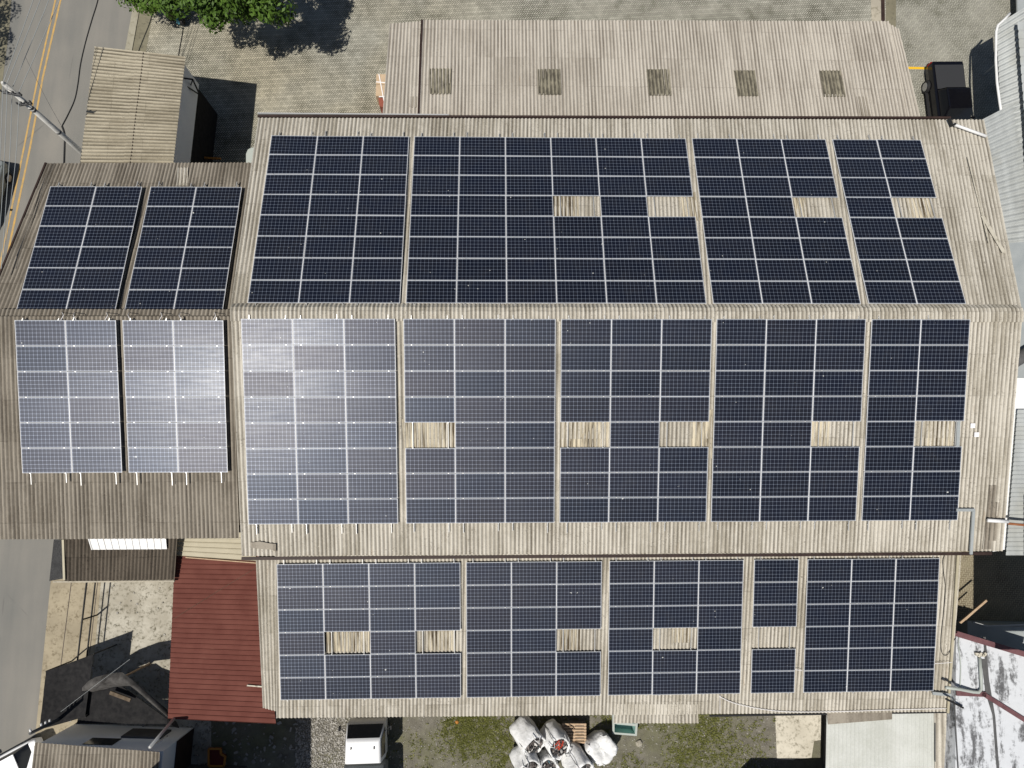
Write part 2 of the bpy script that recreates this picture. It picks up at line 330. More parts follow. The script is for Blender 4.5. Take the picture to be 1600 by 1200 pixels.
# ---------------------------------------------------------------- building blocks
class MB:
    def __init__(s): s.v = []; s.f = []; s.attr = []; s.uv = None; s.mi = []
    def add(s, verts, faces, a=0.0, mi=0):
        o = len(s.v); s.v += [tuple(v) for v in verts]; s.f += [tuple(i + o for i in f) for f in faces]
        s.attr += [a] * len(verts) if not isinstance(a, list) else a
        s.mi += [mi] * len(faces); return s
    def box(s, c, size, rot=None, a=0.0, mi=0, taper=1.0):
        x, y, z = (k / 2 for k in size); c = Vector(c)
        vs = [Vector((i * x * (taper if k > 0 else 1), j * y * (taper if k > 0 else 1), k * z)) for k in (-1, 1) for j in (-1, 1) for i in (-1, 1)]
        if rot is not None: vs = [rot @ v for v in vs]
        return s.add([c + v for v in vs], [(0, 2, 3, 1), (4, 5, 7, 6), (0, 1, 5, 4), (2, 6, 7, 3), (0, 4, 6, 2), (1, 3, 7, 5)], a, mi)
    def bar(s, p, q, w, h, up=Vector((0, 0, 1)), a=0.0, mi=0):
        p, q = Vector(p), Vector(q); d = (q - p); L = d.length; d.normalize(); sd = d.cross(up).normalized(); u2 = sd.cross(d)
        return s.box((p + q) / 2, (L, w, h), Matrix((d, -sd, u2)).transposed(), a, mi)
    def tube(s, pts, r, n=8, a=0.0, mi=0, caps=True):
        pts = [Vector(p) for p in pts]; rs = r if isinstance(r, (list, tuple)) else [r] * len(pts); vs = []
        ref = Vector((0.13, 0.21, 0.97))
        for k, p in enumerate(pts):
            d = (pts[min(k + 1, len(pts) - 1)] - pts[max(k - 1, 0)]).normalized()
            if abs(d.dot(ref)) > 0.98: ref = Vector((1, 0, 0))
            e1 = d.cross(ref).normalized(); e2 = d.cross(e1)
            vs += [p + (e1 * math.cos(t) + e2 * math.sin(t)) * rs[k] for t in (2 * math.pi * i / n for i in range(n))]
        fs = [(k * n + i, k * n + (i + 1) % n, (k + 1) * n + (i + 1) % n, (k + 1) * n + i) for k in range(len(pts) - 1) for i in range(n)]
        if caps: fs += [tuple(range(n)), tuple(reversed(range((len(pts) - 1) * n, len(pts) * n)))]
        return s.add(vs, fs, a, mi)
    def loft(s, rings, mi=0, caps=True):
        n = len(rings[0]); vs = [v for r in rings for v in r]
        fs = [(k * n + i, k * n + (i + 1) % n, (k + 1) * n + (i + 1) % n, (k + 1) * n + i) for k in range(len(rings) - 1) for i in range(n)]
        if caps: fs += [tuple(reversed(range(n))), tuple(range((len(rings) - 1) * n, len(rings) * n))]
        return s.add(vs, fs, 0.0, mi)
    def prism(s, top, zb=0.0, a=0.0, mi=0):
        n = len(top); top = [Vector(t) for t in top]
        bot = [Vector((t.x, t.y, zb(t) if callable(zb) else zb)) for t in top]
        return s.add(top + bot, [tuple(range(n)), tuple(reversed(range(n, 2 * n)))] + [(i, i + n, (i + 1) % n + n, (i + 1) % n) for i in range(n)], a, mi)
    def build(s, name, m, parent=None, smooth=False, attr=None, bevel=0.0):
        me = D.meshes.new(name); me.from_pydata(s.v, [], s.f); me.update()
        for x in (m if isinstance(m, (list, tuple)) else [m]): me.materials.append(x)
        if any(s.mi): me.polygons.foreach_set('material_index', s.mi)
        if s.uv:
            ul = me.uv_layers.new(name='uv')
            for p in me.polygons:
                for li, vi in zip(p.loop_indices, p.vertices): ul.data[li].uv = s.uv[vi]
        if attr:
            at_ = me.attributes.new(attr, 'FLOAT', 'POINT'); at_.data.foreach_set('value', s.attr)
        bm = bmesh.new(); bm.from_mesh(me); bmesh.ops.recalc_face_normals(bm, faces=bm.faces); bm.to_mesh(me); bm.free()
        if smooth: me.polygons.foreach_set('use_smooth', [True] * len(me.polygons))
        o = D.objects.new(name, me); COL.objects.link(o)
        if bevel:
            mod = o.modifiers.new('bevel', 'BEVEL'); mod.width = bevel; mod.segments = 2; mod.limit_method = 'ANGLE'
        if parent is not None:
            o.parent = parent; o.matrix_parent_inverse = parent.matrix_world.inverted()
        return o

def tag(o, label, cat, group=None):
    o['label'] = label; o['category'] = cat
    if group: o['group'] = group
    return o
def thing(name, label, cat, loc=(0, 0, 0), group=None, rz=0.0):
    o = D.objects.new(name, None); COL.objects.link(o)
    o.matrix_world = Matrix.Translation(Vector(loc)) @ Matrix.Rotation(rz, 4, 'Z')
    return tag(o, label, cat, group)
def struct(o, kind='structure'): o['kind'] = kind; return o
def place(o, root): o.parent = root; return o      # children built in the thing's own space

def lerp(a, b, t): return a + (b - a) * t
def corr(mb, c00, c10, c11, c01, pitch=0.177, amp=0.026, courses=1.75, seg=6, shape='wave', thick=0.0, lap=0.012, skip=0.0):
    """a corrugated patch: waves counted from edge c00-c01 to edge c10-c11, ridges running c00 -> c01 (c00/c10 uphill)"""
    c00, c10, c11, c01 = (Vector(c) for c in (c00, c10, c11, c01))
    n = ((c10 - c00).cross(c01 - c00)).normalized()
    if n.z < 0: n = -n
    L = ((c10 - c00).length + (c11 - c01).length) / 2; H = ((c01 - c00).length + (c11 - c10).length) / 2
    nw = max(1, round(L / pitch)); nu = nw * seg; nc = max(1, round(H / courses))
    for c in range(nc):
        vs, at_ = [], []
        for e in (0, 1):
            t = (c + e) / nc + (0.0 if e == 0 or c == nc - 1 else 0.14 / H)
            for i in range(nu + 1):
                ph = (i / seg) % 1.0
                if shape == 'wave': h = 0.5 + 0.5 * math.cos(2 * math.pi * ph)
                elif shape == 'rib': h = 1.0 if ph < 0.2 else 0.0
                else: h = 1.0 if (ph < 0.3 or ph > 0.7) else 0.0
                jig = lap * (e if c < nc - 1 else 0.0) + 0.004 * math.sin(c * 7.1 + i * 0.013)
                p = lerp(lerp(c00, c10, i / nu), lerp(c01, c11, i / nu), t) + n * (amp * (2 * h - 1) + jig)
                vs.append(p); at_.append(1.0 - h)
        fs = [(i, i + 1, nu + 2 + i, nu + 1 + i) for i in range(nu)]
        mb.add(vs, fs, at_)
    return mb

# ================================================================ THE GROUND
def sheet(name, pts, z, m, kind='structure'):
    mb = MB(); P = [at(x, y, z) for x, y in pts]; mb.add(P, [tuple(range(len(P)))]); return struct(mb.build(name, m), kind)
g = MB(); g.add([(-400, -400, 0), (400, -400, 0), (400, 400, 0), (-400, 400, 0)], [(0, 1, 2, 3)]); struct(g.build('ground', M['soil']))
sheet('road', [(213, -300), (213, -60), (210, 0), (198, 82), (160, 330), (82, 905), (57, 1131), (30, 1400), (-700, 1400), (-700, -300)], 0.004, M['asphalt'])
def strip(mb, pts, wid, z, hgt=None):
    P = [at(x, y, z) for x, y in pts]
    for k in range(len(P) - 1):
        d = (P[k + 1] - P[k]).normalized(); n = Vector((-d.y, d.x, 0)) * wid / 2
        if hgt is None: mb.add([P[k] - n, P[k + 1] - n, P[k + 1] + n, P[k] + n], [(0, 1, 2, 3)])
        else: mb.prism([p + Vector((0, 0, hgt)) for p in (P[k] - n, P[k + 1] - n, P[k + 1] + n, P[k] + n)], 0.0)
    return mb
ym = MB(); strip(ym, [(122, -120), (94.5, 0), (67, 120), (47, 230), (17.5, 370), (-50, 700)], 0.11, 0.009)
strip(ym, [(114, -120), (86.5, 0), (59.5, 120), (37.5, 230), (9, 370), (-60, 700)], 0.10, 0.009); struct(ym.build('road_marking', M['yellow']))
sheet('far_pavement', [(-60, -200), (22, -60), (15, 40), (6, 110), (-6, 210), (-60, 500)], 0.012, M['sidewalk'])
sheet('pavement', [(228, -80), (222, 0), (203, 85), (170, 320), (215, 320), (228, 80), (242, 5), (255, -80)], 0.012, M['sidewalk'])
kb = MB(); strip(kb, [(226, -120), (216, 0), (201, 82), (165, 325)], 0.40, 0.0, 0.06); struct(kb.build('kerb', M['conc_k']))
sheet('paved_yard', [(255, -300), (242, 5), (228, 80), (215, 330), (1440, 330), (1900, 330), (1900, -300)], 0.008, M['pavers'])
sheet('straight_paving', [(1404, -300), (1396, 60), (1440, 330), (1900, 330), (1900, -300)], 0.012, M['pavers3'])
sheet('drain_strip', [(1352, -200), (1362, 34), (1366, 45), (1384, 45), (1376, -200)], 0.016, M['conc'])
sheet('drain_channel', [(1374, -200), (1377, 45), (1383, 45), (1379, -200)], 0.020, M['gutter_brown'])
sheet('drain_edge', [(1386, -200), (1384, 35), (1400, 45), (1400, -200)], 0.016, M['sidewalk'])
y2 = MB(); strip(y2, [(1414, 106), (1470, 107)], 0.15, 0.018); struct(y2.build('yard_marking', M['yellow2']))
sheet('side_pavement', [(82, 880), (57, 1131), (45, 1240), (125, 1240), (147, 1030), (160, 880)], 0.012, M['conc_beige'])
sheet('courtyard', [(160, 880), (147, 1030), (125, 1240), (330, 1240), (330, 880)], 0.008, M['conc_pale'])
jt = MB()
for a, b in (((112, 905), (95, 1040)), ((137, 905), (122, 1030)), ((153, 905), (140, 1020))): strip(jt, [a, b], 0.035, 0.017)
struct(jt.build('pavement_joint', M['gutter_brown']))
sheet('yard_slab', [(1210, 1090), (1214, 1186), (1240, 1188), (1242, 1186), (1268, 1184), (1272, 1158), (1283, 1156), (1284, 1090)], 0.03, M['slab'])
sheet('side_yard', [(1440, 830), (1440, 990), (1700, 1100), (1700, 830)], 0.012, M['pavers2'])

# ================================================================ ROOF PLANES (panel planes found by fitting the photograph)
tS, tN, tL, tA, tB = (math.tan(v) for v in (0.2481, 0.2257, 0.2309, 0.2256, 0.2215))
PW, PH = 2.12, 1.0929
BL = {  # block: plane, x of left edge, columns, rows, missing cells (row, col)
 'S1': ('S', -10.5343, 3, 8, []), 'S2': ('S', -3.8327, 3, 8, [(4, 0)]), 'S3': ('S', 2.75, 3, 8, [(4, 0), (4, 2)]),
 'S4': ('S', 9.307, 3, 8, [(4, 2)]), 'S5': ('S', 15.9093, 2, 8, [(4, 1)]),
 'N1': ('N', -10.3625, 3, 8, []), 'N2': ('N', -3.7641, 6, 8, [(3, 3), (3, 5)]), 'N3': ('N', 9.237, 3, 8, [(3, 2)]), 'N4': ('N', 15.9141, 2, 8, [(3, 1)]),
 'L1': ('L', -10.1311, 4, 6, [(3, 1), (3, 3)]), 'L2': ('L', -1.3886, 3, 6, [(3, 2)]), 'L3': ('L', 5.3196, 3, 6, [(3, 1)]),
 'L4': ('L', 12.1814, 1, 6, [(3, 0)]), 'L5': ('L', 14.7227, 3, 6, []),
 'A1': ('A', -20.3306, 2, 6, []), 'A2': ('A', -15.8206, 2, 6, []), 'B1': ('B', -20.7545, 2, 6, []), 'B2': ('B', -16.1282, 2, 6, [])}
PLN = {'S': Plane((0, -0.3546, GZ), tS), 'N': Plane((0, 8.8792, GZ - 2.1308), -tN), 'L': Plane((0, -10.7455, GZ - 5.0476), tL, -0.004),
       'A': Plane((0, -0.2251, GZ - 0.8369), tA), 'B': Plane((0, 6.696, GZ - 2.9288), -tB)}
OFF = {'S': 0.13, 'N': 0.13, 'L': 0.15, 'A': 0.21, 'B': 0.21}

# ---------------------------------------------------------------- main warehouse
wh = thing('warehouse', 'large warehouse with a pale corrugated gable roof full of solar panels', 'warehouse', (5, 0, 0))
def roof_patch(pl, corners, m, parent, name='roof', off=None, **kw):
    o = OFF.get(pl, 0) if off is None else off
    P = [PLN[pl].at(x, y, -o - 0.026) for x, y in corners]
    return corr(MB(), *P, **kw).build(name, m, parent, attr='valley'), P
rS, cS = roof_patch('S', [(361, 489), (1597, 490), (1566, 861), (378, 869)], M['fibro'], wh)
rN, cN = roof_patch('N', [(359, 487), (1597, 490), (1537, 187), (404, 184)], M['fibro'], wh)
# ridge caps: pieces across both slopes
rc = MB(); yr = (cS[0].y + cN[0].y) / 2
x0, x1 = cS[0].x, cS[1].x; nseg = int((x1 - x0) / 0.177) * 6
zS = PLN['S'].z(0, yr - 0.33) - 0.05; zN = PLN['N'].z(0, yr + 0.33) - 0.05; zt = max(zS, zN) + 0.02
prof = [(-0.40, zS - 0.06), (-0.2, zt - 0.03), (0.0, zt + 0.01), (0.2, zt - 0.03), (0.40, zN - 0.06)]
vs, av = [], []
for yy, zz in prof:
    for i in range(nseg + 1):
        h = 0.5 + 0.5 * math.cos(2 * math.pi * i / 6); st = 0.012 if (i // 36) % 2 else 0.0
        vs.append((x0 + (x1 - x0) * i / nseg, yr + yy + 0.012 * math.sin(i * .11), zz + 0.034 * (2 * h - 1) + st)); av.append(1 - h)
k = nseg + 1; rc.add(vs, [(r * k + i, r * k + i + 1, (r + 1) * k + i + 1, (r + 1) * k + i) for r in range(4) for i in range(nseg)], av)
rc.build('ridge_cap', M['fibro'], wh, attr='valley')
def walls(corners, inset, m, parent, name='wall', drop=0.12, zb=0.0):
    c = sum(corners, Vector()) / len(corners); P = []
    for p in corners:
        d = Vector((c.x - p.x, c.y - p.y, 0)); s_ = Vector((math.copysign(inset, d.x), math.copysign(inset, d.y), 0)); P.append(p + s_ - Vector((0, 0, drop + inset * 0.25)))
    return MB().prism(P, zb).build(name, m, parent)
walls([cS[0], cS[1], cS[2], cS[3]], 0.35, M['wall'], wh)
walls([cN[0], cN[1], cN[2], cN[3]], 0.35, M['wall'], wh)
# gutters
gN = MB(); a, b = cN[3] + Vector((-.05, .10, -.05)), cN[2] + Vector((-1.6, .10, -.05)); gN.bar(a, b, 0.10, 0.12); gN.build('gutter', M['gutter_brown'], wh)
gl = MB(); gl.bar(a + Vector((0, .12, .02)), a + Vector((9.0, .12, .02)), 0.05, 0.14); gl.build('flashing', M['alu'], wh)
gS = MB(); a, b = cS[3] + Vector((.0, -.10, -.02)), cS[2] + Vector((-.5, -.10, -.02)); gS.bar(a, b, 0.13, 0.14); gS.build('gutter', M['gutter_brown'], wh)
# broken darker sheets and patches laid on the slopes
def patch(pl, corners, m, parent, name, off=0.0, **kw):
    P = [PLN[pl].at(x, y, -OFF.get(pl, 0) - 0.026 + off + 0.014) for x, y in corners]
    return corr(MB(), *P, **kw).build(name, m, parent, attr='valley')
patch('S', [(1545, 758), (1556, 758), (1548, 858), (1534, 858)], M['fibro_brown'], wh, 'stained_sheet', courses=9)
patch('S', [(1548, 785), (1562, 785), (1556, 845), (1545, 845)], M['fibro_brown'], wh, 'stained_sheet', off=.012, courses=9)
patch('S', [(628, 655), (716, 655), (713, 704), (632, 704)], M['dirty'], wh, 'skylight_sheet', courses=9)
patch('S', [(876, 652), (957, 652), (955, 703), (874, 703)], M['dirty'], wh, 'skylight_sheet', courses=9)
patch('S', [(1078, 640), (1114, 640), (1112, 716), (1080, 716)], M['dirty'], wh, 'skylight_sheet', courses=9)
patch('S', [(1266, 655), (1296, 655), (1293, 703), (1264, 703)], M['dirty'], wh, 'skylight_sheet', courses=9)
patch('S', [(1445, 655), (1490, 655), (1488, 702), (1443, 702)], M['dirty'], wh, 'skylight_sheet', courses=9)
patch('N', [(866, 345), (905, 345), (903, 300), (865, 300)], M['dirty'], wh, 'skylight_sheet', courses=9)
patch('N', [(1066, 345), (1095, 345), (1086, 300), (1059, 300)], M['dirty'], wh, 'skylight_sheet', courses=9)
patch('N', [(1243, 345), (1263, 345), (1256, 302), (1237, 302)], M['dirty'], wh, 'skylight_sheet', courses=9)
patch('N', [(1424, 345), (1462, 345), (1448, 302), (1412, 302)], M['dirty'], wh, 'skylight_sheet', courses=9)

# ---------------------------------------------------------------- low front building
fb = thing('front_building', 'long low building in front of the warehouse with a corrugated roof of panels', 'building', (5, -14, 0))
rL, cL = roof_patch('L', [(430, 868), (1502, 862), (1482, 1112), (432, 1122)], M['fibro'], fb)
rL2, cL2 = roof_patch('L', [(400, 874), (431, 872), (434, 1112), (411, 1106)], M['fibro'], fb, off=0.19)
walls(cL, 0.45, M['wall'], fb); walls(cL2, 0.1, M['wall'], fb)
ex = MB(); E_ = [PLN['L'].at(x, y, -.15 - .05) for x, y in ((960, 1100), (1090, 1100), (1091, 1130), (958, 1130))]; corr(ex, *E_, courses=5).build('roof_extension', M['fibro'], fb, attr='valley')
for sp in ([(508, 985), (577, 985), (577, 1018), (509, 1018)], [(668, 985), (712, 985), (713, 1016), (669, 1016)], [(872, 980), (906, 980), (906, 1015), (872, 1015)], [(1050, 980), (1080, 980), (1079, 1004), (1050, 1004)]):
    patch('L', sp, M['dirty'], fb, 'skylight_sheet', courses=9)
eave_shade = MB(); a, b = PLN['L'].at(1110, 1121, -.2), PLN['L'].at(1482, 1115, -.2); eave_shade.bar(a - Vector((0, -.05, .1)), b - Vector((0, -.05, .1)), .08, .1); eave_shade.build('gutter', M['black'], fb)  # no gutter here: black bar stands in for the shadow line under the eave
vg = MB(); a, b = PLN['L'].at(1497, 866, -.04), PLN['L'].at(1481, 1114, -.04); vg.bar(a, b, .10, .06); vg.build('verge_trim', M['beige_metal'], fb)

# ---------------------------------------------------------------- street side building (left)
lb = thing('street_building', 'brown corrugated gable roof building beside the road left of the warehouse', 'building', (-19, 2, 0))
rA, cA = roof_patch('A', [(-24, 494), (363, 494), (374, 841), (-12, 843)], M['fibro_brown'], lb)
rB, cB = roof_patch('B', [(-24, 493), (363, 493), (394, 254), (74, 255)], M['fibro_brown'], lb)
walls(cA, 0.5, M['wall'], lb); walls(cB, 0.5, M['wall'], lb)
rc = MB(); xa, xb = cA[0].x, cA[1].x; yr2 = (cA[0].y + cB[0].y) / 2; zr2 = (cA[0].z + cB[0].z) / 2
corr(rc, (xa, yr2, zr2 + .07), (xb, yr2, zr2 + .07), (xb, yr2 - .30, zr2 + 0.0), (xa, yr2 - .30, zr2 + 0.0), courses=5)
corr(rc, (xa, yr2, zr2 + .07), (xb, yr2, zr2 + .07), (xb, yr2 + .30, zr2 + 0.0), (xa, yr2 + .30, zr2 + 0.0), courses=5)
rc.build('ridge_cap', M['fibro_brown'], lb, attr='valley')
vb = MB(); a, b = cB[0] + Vector((-.05, 0, .02)), cB[3] + Vector((-.05, 0, .02)); vb.bar(a, b, .08, .10); vb.build('verge_trim', M['gutter_brown'], lb)
patch('B', [(276, 290), (293, 290), (294, 262), (278, 262)], M['fibro'], lb, 'pale_sheet', courses=9)

# ---------------------------------------------------------------- annex behind the warehouse
PX = Plane((0, cN[2].y, 6.5), -0.195)
PLN['X'] = PX; OFF['X'] = 0
ax = thing('annex', 'pale corrugated lean-to behind the warehouse with five yellowed skylights', 'building', (8, 14, 0))
def pxs(l, off=0.0): return [PX.at(x, y, off) for x, y in l]
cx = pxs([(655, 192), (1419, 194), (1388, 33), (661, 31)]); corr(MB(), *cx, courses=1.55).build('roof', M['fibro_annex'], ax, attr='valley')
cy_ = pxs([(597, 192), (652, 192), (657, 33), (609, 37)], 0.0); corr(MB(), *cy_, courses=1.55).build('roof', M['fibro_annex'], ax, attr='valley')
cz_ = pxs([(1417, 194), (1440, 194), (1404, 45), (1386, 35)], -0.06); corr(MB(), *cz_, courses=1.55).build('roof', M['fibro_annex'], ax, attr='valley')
sm = MB(); a, b = pxs([(653.5, 192), (659.5, 31)], 0.02); sm.bar(a, b, 0.10, 0.06); sm.build('seam_trim', M['gutter_brown'], ax)
walls([cy_[0], cx[1], cx[2], cy_[3]], 0.4, M['wall'], ax)
for l in ([(672, 147), (704, 147), (705, 107), (671, 107)], [(841, 148), (877, 148), (875, 108), (840, 108)], [(1014, 149), (1049, 149), (1045, 108), (1010, 108)],
          [(1152, 150), (1185, 150), (1179, 110), (1146, 110)], [(1287, 151), (1321, 151), (1313, 110), (1280, 110)]):
    corr(MB(), *pxs(l, 0.05), courses=5).build('skylight', M['skylight_mat'], ax, attr='valley')
for l in ([(1344, 184), (1361, 184), (1353, 151), (1338, 151)], [(640, 168), (655, 168), (656, 151), (641, 151)]):
    corr(MB(), *pxs(l, 0.016), courses=5).build('stained_sheet', M['fibro_brown'], ax, attr='valley')

# ---------------------------------------------------------------- shed beside the road
PLN['H'] = Plane(at(289, 150, 5.0), 0.0, 0.04); OFF['H'] = 0
sh = thing('roadside_shed', 'small white walled shed with weathered corrugated roof beside the utility pole', 'shed', at(250, 200, 0))
ch = [PLN['H'].at(x, y) for x, y in ((290, 89), (270, 262), (124, 262), (148, 73))]
corr(MB(), ch[0], ch[1], ch[2], ch[3], courses=2.7, lap=.03).build('roof', M['fibro_shed'], sh, attr='valley')
walls(ch, 0.30, M['net'], sh)  # near-black walls paint the darkness of the open interior below the fascia
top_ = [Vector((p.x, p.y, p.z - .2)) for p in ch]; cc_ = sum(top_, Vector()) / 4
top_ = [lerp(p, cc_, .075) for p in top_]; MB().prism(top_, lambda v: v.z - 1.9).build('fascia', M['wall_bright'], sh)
sm = MB(); sm.tube([PLN['H'].at(x, y, .035) for x, y in ((224, 81), (221, 110), (216, 150), (213, 172), (209, 205), (206, 235), (202, 262))], .015, 5); sm.build('seam', M['gutter_brown'], sh)
cn = MB(); q = at(303, 135, 0.1)
for i in range(2): cn.bar(at(286, 122, 4.6), at(301, 124 + 9 * i, 4.4 - 1.2 * i), .06, .06)
cn.bar(at(301, 124, 4.4), at(312, 148, 3.2), .06, .06); cn.bar(at(290, 134, 4.2), at(312, 148, 3.2), .05, .05); cn.bar(at(301, 124, 4.4), at(296, 140, 3.2), .05, .05)
cn.build('bracket', M['black'], sh)

# ---------------------------------------------------------------- lean-to and red carport at the left
kt = thing('lean_to', 'dark brown corrugated lean-to roof with a white translucent strip above the courtyard', 'lean-to', at(190, 880, 0))
PLN['K'] = Plane(at(185, 870, 3.3), 0.16); OFF['K'] = 0
ck = [PLN['K'].at(x, y) for x, y in ((102, 830), (278, 830), (273, 906), (101, 908))]
corr(MB(), *ck, pitch=.177, courses=3).build('roof', M['fibro_dark'], kt, attr='valley')
walls(ck, 0.2, M['wall'], kt)
cs = [PLN['K'].at(x, y, .10) for x, y in ((136, 836), (259, 836), (261, 858), (143, 859))]
corr(MB(), *cs, pitch=.33, amp=.018, courses=3, shape='rib', seg=10).build('skylight_strip', M['white'], kt, attr='valley')
gt = MB(); gt.bar(PLN['K'].at(84, 909, -.02), PLN['K'].at(273, 908, -.02), .07, .10); gt.build('gutter', M['conc'], kt)
vt = MB(); vt.bar(PLN['K'].at(99, 843, .02), PLN['K'].at(101, 906, .02), .10, .10); vt.build('verge_trim', M['beige_metal'], kt)
nv = MB(); nv.add([at(84, 843, 3.1), at(98, 843, 3.2), at(99, 904, 3.1), at(77, 908, 2.9)], [(0, 1, 2, 3)]); nv.prism([at(84, 843, 3.1), at(98, 843, 3.2), at(99, 904, 3.1), at(77, 908, 2.9)], lambda v: v.z - .08)
nv.build('side_awning', M['darkgrey'], kt)

rt = thing('red_carport', 'carport with a dark red ribbed metal roof beside the courtyard', 'carport', at(340, 1000, 0))
PLN['R'] = Plane(at(420, 1110, 2.5), 0.035, -0.04); OFF['R'] = 0
cr_ = [PLN['R'].at(x, y) for x, y in ((273, 866), (262, 1123), (431, 1131), (404, 868))]
# ribs run across (east-west)
corr(MB(), cr_[0], cr_[1], cr_[2], cr_[3], pitch=.235, amp=.016, courses=30, shape='rib', seg=10).build('roof', M['red'], rt, attr='valley')
cb_ = [PLN['R'].at(x, y, .05) for x, y in ((274, 832), (272, 868), (402, 877), (390, 832))]
corr(MB(), *cb_, pitch=.235, amp=.018, courses=30, shape='rib', seg=10).build('beige_sheet', M['beige_metal'], rt, attr='valley')
fl = MB(); fl.bar(PLN['R'].at(290, 871, .06), PLN['R'].at(404, 880, .06), .05, .03); fl.build('flashing', M['wood'], rt)
for x, y in ((274, 900), (266, 1110), (418, 1118), (340, 1114), (268, 1000)):
    p = PLN['R'].at(x, y); q_ = p + Vector((.15 if x < 300 else -.15, .1, -.06)); MB().bar((q_.x, q_.y, 0), q_, .12, .12, Vector((1, 0, 0))).build('post', M['galv'], rt)
bm_ = MB()
for t in (0.03, 0.5, 0.97): a = lerp(cr_[0], cr_[1], t); b = lerp(cr_[3], cr_[2], t); bm_.bar(a - Vector((0, 0, .1)), b - Vector((0, 0, .1)), .08, .12)
bm_.build('beam', M['galv'], rt)

# ---------------------------------------------------------------- small white house bottom left
wb = thing('white_house', 'small white house with brown corrugated roof at the bottom left corner', 'house', at(190, 1180, 0))
PLN['W'] = Plane(at(150, 1170, 3.45), 0.05, 0.0); OFF['W'] = 0
cw = [PLN['W'].at(x, y) for x, y in ((40, 1285), (245, 1290), (250, 1175), (55, 1160))]
corr(MB(), *cw, courses=2.4).build('roof', M['fibro_brown'], wb, attr='valley')
gc = [at(302, 1137), at(117, 1131), at(90, 1225), at(292, 1240)]
wl = MB(); wl.prism([Vector((p.x, p.y, 3.25)) for p in gc], 0.0); wl.build('wall', M['wall_bright'], wb)
ew = MB(); e0, e1 = gc[0], gc[3]; ew.prism([Vector((e0.x + .02, e0.y - .02, 1.9)), Vector((e0.x + .05, e0.y - .02, 1.9)), Vector((e1.x + .05, e1.y, 1.9)), Vector((e1.x + .02, e1.y, 1.9))], 0); ew.build('dark_wall_band', M['gutter_brown'], wb)  # darker band along the lower east wall
def wallpt(t, z, off=0.03):
    a, b = gc[1], gc[0]; p = lerp(a, b, t); n = Vector((-(b - a).y, (b - a).x, 0)).normalized(); return Vector((p.x, p.y, 0)) + n * off + Vector((0, 0, z))
wn = MB(); wn.prism([wallpt(.33, 2.75, .0), wallpt(.56, 2.75, .0), wallpt(.56, 2.75, .03), wallpt(.33, 2.75, .03)], 1.9); wn.build('window', M['winglass'], wb)
wn = MB(); wn.prism([wallpt(.54, 1.75, .0), wallpt(.86, 1.75, .0), wallpt(.86, 1.75, .08), wallpt(.54, 1.75, .08)], 0.6); wn.build('grille', M['darkgrey'], wb)
mp = thing('metal_mast', 'bright metal tube mast beside the small white house', 'mast', at(262, 1128, 0))
MB().tube([at(276, 1118, 2.4), at(234, 1168, 4.6)], .075, 10).build('tube', M['alu'], mp, smooth=True)
MB().bar(at(232, 1168, 3.4), at(262, 1150, 3.4), .05, .05).build('bracket', M['black'], mp)

# courtyard: fence, shade net, arched awning, service pole
fe = thing('courtyard_fence', 'thin dark rail fence between the beige pavement and courtyard', 'fence', at(155, 960, 0))
for z in (0.55, 1.35): MB().bar(at(160, 905, 0) + Vector((-.05, 0, z)), at(146, 1030, 0) + Vector((-.05, 0, z)), .05, .07).build('rail', M['black'], fe)
for k in range(2):
    p = lerp(at(160, 905, 0), at(146, 1030, 0), .5 * k + .45) + Vector((-.05, 0, 0)); MB().bar(p, p + Vector((0, 0, 1.38)), .06, .06, Vector((1, 0, 0))).build('post', M['black'], fe)
sn = thing('shade_net', 'black shade net stretched over the pavement next to the white house', 'shade net', at(110, 1080, 0))
mb = MB(); nx, ny = 14, 12; zz = 2.1
q4 = [at(72, 1049, zz), at(146, 1022, zz), at(133, 1120, zz), at(62, 1140, zz)]
vs = [lerp(lerp(q4[0], q4[1], i / nx), lerp(q4[3], q4[2], i / nx), j / ny) + Vector((0, 0, -.25 * math.sin(math.pi * i / nx) * math.sin(math.pi * j / ny) + .03 * R())) for j in range(ny + 1) for i in range(nx + 1)]
mb.add(vs, [(j * (nx + 1) + i, j * (nx + 1) + i + 1, (j + 1) * (nx + 1) + i + 1, (j + 1) * (nx + 1) + i) for j in range(ny) for i in range(nx)]); mb.build('net', M['net'], sn, smooth=True)
for p in q4: MB().bar((p.x, p.y, 0), p, .05, .05, Vector((1, 0, 0))).build('post', M['black'], sn)
aw = thing('arched_awning', 'dirty grey arched awning bending over the dark end of the courtyard', 'awning', at(195, 1090, 0))
path = [(122, 1092), (128, 1078), (145, 1068), (168, 1062), (188, 1060), (208, 1075), (232, 1096), (258, 1118), (262, 1128)]
mb = MB(); vs = []; hz = [1.6, 2.0, 2.5, 2.8, 2.9, 2.8, 2.6, 2.4, 2.3]
for (x, y), z in zip(path, hz):
    for k in range(6):
        a = k / 5; dy = -.75 * a
        vs.append(at(x, y, z) + Vector((.28 * a, 0, 0)) * (1 if x > 180 else 0) + Vector((0, dy + .25, -.35 * (2 * a - .6) ** 2)))
mb.add(vs, [(i * 6 + k, i * 6 + k + 1, i * 6 + 7 + k, i * 6 + 6 + k) for i in range(len(path) - 1) for k in range(5)]); mb.build('sheet', M['dirty_sheet'], aw, smooth=True)
for x, y, z in ((122, 1092, 1.6), (188, 1060, 2.9), (258, 1118, 2.4)):
    p = at(x, y, z) - Vector((0, 0, .1)); MB().bar((p.x, p.y, 0), p, .07, .07, Vector((1, 0, 0))).build('post', M['wood'], aw)
MB().bar(at(172, 1082, 2.2), at(204, 1094, 2.2), .16, .08).build('beam', M['bark'], aw)
bt = thing('shade_sheet', 'black sheet standing in for the shade behind the arched awning', 'shade sheet', at(200, 1100, 0))
